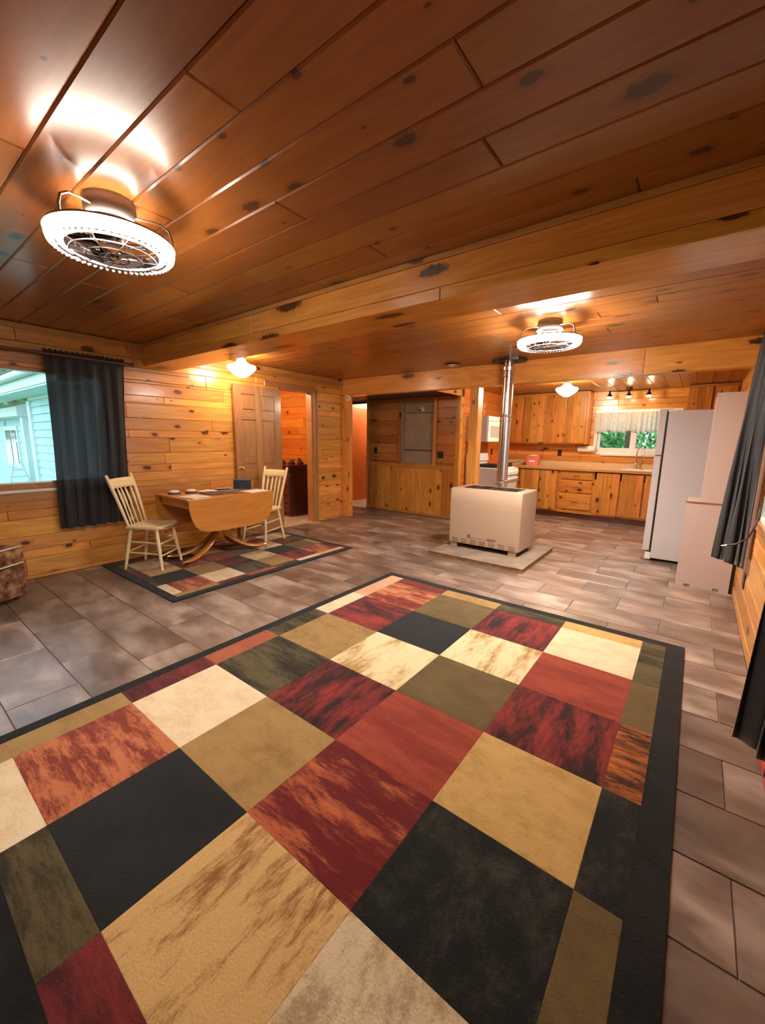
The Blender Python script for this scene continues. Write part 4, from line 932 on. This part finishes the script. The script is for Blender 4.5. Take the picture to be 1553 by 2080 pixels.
m = MB().prism([(-.10, .17), (-.03, .20), (.03, .205), (.10, .178), (.10, .17)], 'y', -.07, .07); m.done('folded_cloth', PAPER, pk)
# outlets
def outlet(label, loc, rz, duo=False):
    t = thing('outlet', label, 'outlet', loc, rz); w_ = .058 if duo else .036
    Box(-w_, w_, -.006, .0, -.058, .058, bev=.002).done('cover_plate', BLACKP, t)
    for c in ((-.024, .024) if duo else (0,)):
        for z in (-.022, .022): MB().lathe([(0, -.0085), (.014, -.008), (.015, -.006), (0, -.006)], 14, (c, 0, z), 'y').done('socket', BLACK, t, True)
outlet('black switch plate at the left end of the shelf wall', (-4.93, YN-.0125, 1.145), 0)
outlet('wide black double outlet right of the recessed shelf', (-3.50, YN-.0125, 1.10), 0, True)
outlet('black outlet low on the vertical boards under the shelf wall', (-3.52, YN-.0005, .345), 0)
outlet('black outlet on the kitchen wall over the counter', (-2.08, YB-.0005, 1.14), 0)
outlet('black outlet on the kitchen side wall above the range', (XK+.0005, 7.55, 1.14), PI/2)
outlet('black outlet low on the right wall below the black curtain', (X1-.0005, 3.98, .33), -PI/2)
t = thing('wall_plug', 'small white plug on the wall beside the charcoal curtain hem', 'plug', (X0+.001, 1.80, .455), PI/2)
Box(-.05, .05, -.02, 0, -.012, .012, bev=.003).done('body', WHITEP, t); Box(.02, .045, -.024, -.0205, -.008, .008).done('button', BLACKP, t)
sd = thing('smoke_detector', 'round white detector at the top of the corner post', 'detector', (X0+.14, YH-.017, 2.025))
MB().lathe([(0, 0), (.052, 0), (.052, -.02), (.044, -.032), (0, -.034)], 28, (0, 0, 0), 'y').done('housing', WHITEP, sd, True)
MB().lathe([(0, -.034), (.02, -.034), (.018, -.040), (0, -.041)], 20, (0, 0, 0), 'y').done('grille', simple('grey_plastic', (.35, .34, .33), .5), sd, True)
# ornament on the shelf
cr = thing('ornament', 'small white and dark figurine on the top ledge of the recessed shelf', 'figurine', (-3.93, YN+.03, NZ0+.9165))
MB().lathe([(0, 0), (.03, 0), (.034, .03), (.02, .05), (.0, .055)], 12, (.03, 0, 0)).done('body', PAPER, cr, True)
MB().lathe([(0, 0), (.03, 0), (.028, .025), (0, .04)], 12, (-.035, 0, 0)).done('head', BRONZE, cr, True)
MB().tube([(-.03, 0, .04), (0, 0, .065), (.03, 0, .06), (.06, 0, .04)], [.01, .014, .012, .004], 8).done('wing', PAPER, cr, True)

# range
rg = thing('gas_range', 'white gas range facing the kitchen, seen from its side behind the post', 'stove', (XK+.02, 6.42, 0))
D, W_ = .62, .74     # depth along x, width along y
Box(0, D, 0, W_, .03, .895, bev=.004).done('body', WHITE, rg)
Box(.06, D-.02, .01, W_-.01, .896, .908).done('cooktop', VINYL, rg)
gg = Box(.10, D-.06, .03, W_-.03, .909, .915).done('grate', BLACK, rg)
for i in range(6): Box(.10+.088*i, .115+.088*i, .03, W_-.03, .9155, .945).done('grate_bar', BLACK, gg)
for i in range(5): Box(.10, D-.06, .05+.155*i, .065+.155*i, .9155, .938).done('grate_bar', BLACK, gg)
m = MB(); m.prism([(.0, .896), (.075, .896), (.075, .98), (.10, 1.0), (.075, 1.13), (.0, 1.13)], 'y', 0, W_); m.done('backguard', VINYL, rg)
m = MB(); m.prism([(D+.0005, .78), (D+.045, .785), (D+.035, .89), (D+.0005, .895)], 'y', .004, W_-.004); m.done('control_panel', VINYL, rg)
for i in range(5): MB().lathe([(0, .0), (.02, 0), (.018, .022), (0, .024)], 14, (D+.043, .08+.145*i, .835), 'x').done('knob', WHITEP, rg, True)
dr_ = Box(D+.001, D+.03, .01, W_-.01, .20, .765, bev=.004).done('oven_door', WHITE, rg)
MB().tube([(D+.03, .06, .72), (D+.065, .07, .72), (D+.065, W_-.07, .72), (D+.03, W_-.06, .72)], .011, 10).done('handle', VINYL, dr_, True)
Box(D+.001, D+.025, .01, W_-.01, .05, .19, bev=.003).done('drawer', WHITE, rg)
for x, y in ((.05, .05), (D-.05, .05), (.05, W_-.05), (D-.05, W_-.05)): MB().lathe([(0, 0.0005), (.015, 0.0005), (.015, .03), (0, .03)], 10, (x, y, 0)).done('foot', BLACK, rg)
# frying pan on the range
fp = thing('frying_pan', 'black frying pan on the front burner of the range', 'pan', (XK+.50, 7.02, .9455))
MB().lathe([(0, 0), (.10, 0), (.125, .035), (.12, .035), (.096, .005), (0, .005)], 26).done('pan', BLACK, fp, True)
MB().tube([(.11, .03, .03), (.18, .07, .05), (.24, .11, .06)], [.008, .01, .009], 8, flat=.6).done('handle', BLACKP, fp, True)
# microwave
mw = thing('microwave', 'white over-the-range microwave on the kitchen side wall', 'microwave', (XK+.001, 6.42, 1.335))
Box(0, .375, 0, .74, 0, .42, bev=.004).done('body', WHITE, mw)
d = Box(.3755, .395, .005, .735, .002, .335, bev=.003).done('door', VINYL, mw)
Box(.3955, .398, .09, .52, .07, .26).done('window', simple('microwave_window', (.42, .42, .38), .3), d)
MB().tube([(.396, .60, .05), (.425, .60, .07), (.425, .60, .27), (.396, .60, .29)], .008, 8).done('handle', WHITEP, d, True)
v = Box(.3755, .393, .005, .735, .345, .415, bev=.003).done('vent_panel', VINYL, mw)
# wire basket on the microwave
wb_ = thing('wire_basket', 'black wire basket with a tall handle on top of the microwave', 'basket', (XK+.16, 6.52, 1.756))
for z, r in ((.003, .06), (.035, .07), (.065, .075)): MB().tube([(r*math.cos(k*PI/12), r*math.sin(k*PI/12), z) for k in range(24)], .004, 6, closed=True).done('ring', BLACK, wb_, True)
for k in range(10): a = k*PI/5; MB().tube([(.06*math.cos(a), .06*math.sin(a), .003), (.075*math.cos(a), .075*math.sin(a), .065)], .003, 6).done('wire', BLACK, wb_, True)
MB().tube([(-.07, 0, .06), (-.035, 0, .16), (.0, 0, .23), (.03, 0, .25), (.045, 0, .22)], [.004, .006, .008, .006, .004], 8).tube([(.07, 0, .06), (.03, 0, .15), (0, 0, .225)], .004, 8).tube([(-.04, 0, .15), (.0, .0, .13), (.03, 0, .17)], .004, 8).done('handle', BLACK, wb_, True)
MB().lathe([(0, .002), (.055, .002), (.06, .04), (.03, .06), (0, .062)], 14).done('contents', BRONZE, wb_, True)

# refrigerator
fr = thing('refrigerator', 'tall white top-freezer refrigerator seen from its side', 'refrigerator', (-.375, 5.51, 0))
FD, FW = .74, .70
Box(.085, FD, 0, FW, .03, 1.70, bev=.006).done('cabinet', WHITE, fr)
Box(.068, .084, .01, FW-.01, .10, 1.69).done('gasket', BLACKP, fr)
a = Box(0, .067, -.0, FW, 1.215, 1.715, bev=.006).done('freezer_door', WHITE, fr)
b = Box(0, .067, -.0, FW, .115, 1.205, bev=.006).done('door', WHITE, fr)
Box(-.006, -.0005, FW-.07, FW-.04, 1.25, 1.52, bev=.002).done('handle', WHITEP, a, True)
Box(-.006, -.0005, FW-.07, FW-.04, .85, 1.17, bev=.002).done('handle', WHITEP, b, True)
Box(.01, .075, .0, .03, 1.2055, 1.2145).done('hinge', CHROME, fr)
Box(.04, .12, .02, .09, 1.716, 1.73, bev=.003).done('hinge_cover', WHITEP, fr)
Box(.03, .085, .005, FW-.005, .012, .095).done('toe_grille', WHITEP, fr)
for x, y in ((.12, .05), (.68, .05), (.12, .65), (.68, .65)): MB().lathe([(0, 0.0005), (.02, 0.0005), (.02, .03), (0, .03)], 10, (x, y, 0)).done('foot', BLACK, fr)

# white carcass units beside it
def unit(name, label, x0, x1, y0, y1, z0, z1, feet):
    t = thing(name, label, 'storage unit', (x0, y0, z0)); w_, d_, h_ = x1-x0, y1-y0, z1-z0
    if feet:
        m = MB(); m.prism([(0, 0.001), (.068, 0.001), (.068, .03), (.112, .03), (.112, .001), (w_-.112, .001), (w_-.112, .03), (w_-.068, .03), (w_-.068, .001), (w_, .001), (w_, h_), (0, h_)], 'y', 0, .016); m.done('side_panel', WHITE2, t)
        for x in (.07, w_-.11): Box(x, x+.04, .006, .012, .002, .028).done('glide', simple('grey_felt', (.3, .27, .25), .8), t)
    else: Box(0, w_, 0, .016, 0.0, h_).done('side_panel', WHITE2, t)
    Box(0, w_, d_-.016, d_, .001, h_).done('side_panel', WHITE2, t)
    Box(0.002, .016, .0165, d_-.0165, .05, h_-.02).done('door', WHITE2, t)
    Box(w_-.016, w_, .0165, d_-.0165, .03, h_-.02).done('back_panel', WHITE2, t)
    Box(0.0165, w_-.0165, .0165, d_-.0165, h_-.018, h_-.002).done('top_panel', WHITE2, t)
    Box(0.0165, w_-.0165, .0165, d_-.0165, .05, .066).done('bottom_panel', WHITE2, t)
    return t
u = unit('storage_unit', 'low white laminate unit with notched side panel beside the refrigerator', -.02, .375, 4.69, 5.12, 0, .806, True)
Box(0, .395, 0, .43, .8065, .82).done('worktop', WHITE2, u); Box(-.003, .398, -.004, -.0005, .806, .8205).done('edge_strip', simple('brown_edge_band', (.26, .12, .06), .5), u); Box(-.0045, -.0005, 0, .43, .806, .8205).done('edge_strip', simple('brown_edge_band2', (.26, .12, .06), .5), u)
unit('storage_unit', 'tall narrow white unit standing on top of the low white unit', .085, .375, 4.70, 5.05, .8205, 1.79, False)
bx = thing('dark_slab', 'thin black slab standing between the low white unit and the right wall', 'case', (.378, 4.70, 0))  # narrow black slab fills the dark gap beside the unit
Box(.0, .018, .0, .4, 0.0008, .42).done('body', BLACKP, bx)
Box(.002, .016, .12, .26, .4205, .45).done('handle', BLACKP, bx)  # small dark block on top of the slab

# valance over the sink window
vl = thing('window_valance', 'white floral valance gathered across the sink window', 'valance', (-.93, YB-.035, 0))
def vf(u, v):
    x = -.59+1.2*u; z = 1.86-(.33+.012*math.sin(u*52)+.012*math.sin(u*23))*v+(.012*math.sin(u*150) if v < .01 else 0)
    return (x, .018*math.sin(u*105+.6*math.sin(u*17))*(.3+.7*v)+.008*math.sin(u*41), z)
MB().grid(vf, 220, 10).done('ruffle', VALN, vl, True, thick=.002)
MB().tube([(-.62, .012, 1.835), (.63, .012, 1.835)], .006, 8).done('rod', WHITEP, vl, True)

# chest in the side room
ch = thing('chest_of_drawers', 'dark mahogany chest of drawers seen through the left doorway', 'chest', (-6.30, 4.50, 0))
Box(0, .83, .012, .48, .04, .875, bev=.004).done('carcass', DKSIDE, ch)
Box(-.012, .842, -.012, .49, .8755, .90, bev=.005).done('top', DKWOOD, ch)
Box(.0, .83, .02, .47, .0015, .04).done('plinth', DKWOOD, ch)
for i in range(5):
    z0 = .07+i*.158
    for xa, xb in ((.02, .41), (.42, .815)):
        d = board(ch, 'drawer', ((xa+xb)/2, -.002, z0+.072), (1, 0, 0), (0, 0, 1), xb-xa, .144, .013, .006, DKWOOD)
        MB().tube([(-.07, .0, 0), (-.06, 0, .014), (.06, 0, .014), (.07, 0, 0)], .005, 6).box(-.11, .11, .022, .026, .0, .002).done('handle', BRONZE, d, True)
MB().box(.822, .842, .004, .011, .70, .76).done('lock_plate', CHROME, ch)
for k, (x, y, r, h) in enumerate(((.50, .15, .04, .07), (.60, .25, .06, .05), (.71, .16, .045, .08), (.76, .32, .05, .06), (.66, .38, .04, .10))):
    lab = ['squat dark jar nearest the door on the chest', 'flat dark bowl in the middle of the chest', 'dark jar near the front right corner of the chest', 'low dark jar at the right edge of the chest', 'tallest dark bottle at the back of the chest'][k]
    o = MB().lathe([(0, 0), (r, 0), (r*1.1, h*.5), (r*.6, h*.8), (r*.65, h), (0, h)], 14).done('jar', DKSIDE, smooth=True, loc=(-6.30+x, 4.50+y, .901)); tag(o, lab, 'jar', 'jars on the chest of drawers')

# red box at the right edge
rb = thing('red_tray', 'low red plastic tray by the wall, only a sliver at the right edge', 'tray', (.375, 2.08, 0))
m = MB(); m.prism([(-.006, .001), (.016, .001), (.020, .06), (-.012, .06)], 'y', -.19, .16); m.done('body', RED, rb)
MB().box(-.014, .0215, -.195, .165, .0605, .068).done('rim', RED, rb)

# ================================================================== OUTSIDE
gr = MB().box(-30, 30, -22, 36, -.7, -.6); gr.done('lawn', GRASS, kind='structure')
hs = thing('neighbour_house', 'pale blue lap-sided house with white trim seen through the left window', 'house', (-11.3, 2.4, -.6))
ox, oy, oz = -11.3, 2.4, -.6
def hb_(name, x0, x1, y0, y1, z0, z1, mat, bev=0): return Box(x0-ox, x1-ox, y0-oy, y1-oy, z0-oz, z1-oz, bev=bev).done(name, mat, hs)
hb_('wall', -11.25, -7.6, 2.46, 6, -.6, 2.35, SIDING); hb_('wall', -19.5, -11.25, 2.96, 6, -.6, 1.9, SIDING)
for i in range(18):
    z = -.55+i*.155
    if z < 2.02: m = MB(); m.prism([(2.40-oy, z-oz), (2.425-oy, z+.15-oz), (2.46-oy, z+.15-oz), (2.46-oy, z-oz)], 'x', -11.15-ox, -7.6-ox); m.done('siding_board', SIDING, hs)
    if z < 1.75:
        for a, b in (((-19.5, -11.35),) if (z > 1.62 or z < .30) else ((-19.5, -16.75), (-15.15, -11.35))):
            m = MB(); m.prism([(2.90-oy, z-oz), (2.925-oy, z+.15-oz), (2.96-oy, z+.15-oz), (2.96-oy, z-oz)], 'x', a-ox, b-ox); m.done('siding_board', SIDING, hs)
hb_('corner_board', -11.33, -11.15, 2.37, 2.5, -.6, 2.05, HTRIM); hb_('corner_board', -11.9, -11.6, 2.86, 2.955, -.6, 1.7, HTRIM); hb_('porch_post', -12.7, -12.5, 2.5, 2.6, -.6, 1.75, HTRIM)
hb_('frieze_board', -11.25, -7.6, 2.39, 2.455, 2.06, 2.34, HTRIM)
hb_('soffit', -21, -7.6, 1.95, 2.38, 2.12, 2.15, HTRIM); hb_('fascia', -21, -7.6, 1.93, 1.949, 2.15, 2.38, HTRIM)
g_ = MB().tube([(-21-ox, 1.87-oy, 2.36-oz), (-7.6-ox, 1.87-oy, 2.36-oz)], .065, 12); g_.done('gutter', HTRIM, hs, True)
m = MB(); m.prism([(1.84-oy, 2.43-oz), (1.84-oy, 2.46-oz), (6-oy, 4.2-oz), (6-oy, 4.1-oz)], 'x', -21-ox, -7.6-ox); m.done('roof', ROOFM, hs)
m = MB(); m.prism([(2.5-oy, 1.80-oz), (2.5-oy, 2.02-oz), (2.96-oy, 2.2-oz), (2.96-oy, 1.8-oz)], 'x', -19.5-ox, -12.9-ox); m.done('lower_fascia', HTRIM, hs)
hb_('window_frame', -16.75, -15.15, 2.88, 2.955, .40, 1.60, HTRIM); hb_('window_pane', -16.5, -15.95, 2.865, 2.879, .55, 1.48, DARKW); hb_('window_pane', -15.8, -15.3, 2.865, 2.879, .55, 1.15, DARKW); hb_('window_pane', -15.8, -15.3, 2.865, 2.879, 1.22, 1.48, DARKW)
m = MB()
for s in (-1, 1): m.tube([(-12.45+.0-ox, 2.3+s*.12-oy, -.5-oz), (-12.45-ox, 2.3+s*.16-oy, .35-oz), (-12.45-ox, 2.3+s*.06-oy, .75-oz)], .02, 6)
for z in (-.2, 0, .2, .4, .55): m.tube([(-12.45-ox, 2.18-oy, z-oz), (-12.45-ox, 2.42-oy, z-oz)], .018, 6)
o = m.done('garden_trellis', HTRIM, loc=(-11.3, 2.4, -.6)); tag(o, 'small white trellis leaning at the corner of the neighbour house', 'trellis')
def bush(name, label, cat, loc, r, h, n, trunk, ls=.09):
    t = thing(name, label, cat, loc); random.seed(int(abs(loc[0]*13+loc[1]*7)))
    m = MB()
    for _ in range(n):
        while 1:
            p = Vector((random.uniform(-1, 1), random.uniform(-1, 1), random.uniform(-1, 1)))
            if .35 < p.length < 1: break
        c = Vector((p.x*r, p.y*r, trunk+h/2+p.z*h/2)); a = Vector((random.gauss(0, 1), random.gauss(0, 1), random.gauss(0, 1))).normalized(); b = a.orthogonal().normalized(); s = ls*random.uniform(.6, 1.4)
        vs = [m.b.verts.new(c+q) for q in (a*s, b*s*.5, -a*s, -b*s*.5)]; m.b.faces.new(vs)
    m.done('foliage', LEAF, t, kind='stuff')
    MB().tube([(0, 0, 0), (.03, .02, trunk*.6), (0, 0, trunk+h*.6)], [r*.09+.02, r*.07+.015, .02], 8).done('trunk', BARK, t, True)
    return t
bush('shrub', 'leafy green shrub outside the left half of the sink window', 'shrub', (-2.3, 11.3, -.6), 1.0, 2.9, 3800, .5)
bush('shrub', 'darker green shrub outside the right half of the sink window', 'shrub', (.4, 12.4, -.6), 1.2, 3.0, 3800, .6)
bush('shrub', 'wide green shrub filling the gap between the two others', 'shrub', (-1.3, 16.2, -.6), 1.5, 3.8, 3800, .5)
bush('shrub', 'shrub beyond the left edge of the sink window', 'shrub', (-5.0, 12.6, -.6), 1.3, 3.0, 3000, .5)
tr = thing('garden_tree', 'brown bare tree stem outside the sink window', 'tree', (-1.16, 10.2, -.6)); MB().tube([(0, 0, 0), (.02, 0, 1.2), (0, 0, 3.2)], [.14, .12, .10], 12).done('trunk', BARK, tr, True)
bush('tree', 'dark tree rising behind the neighbour house', 'tree', (-25, 9.6, -.6), 3.0, 5.5, 6000, 2.0, .2)
bush('tree', 'second tree behind the neighbour house roof, further left', 'tree', (-26, 2.8, -.6), 3.2, 6.5, 7000, 1.2, .2)
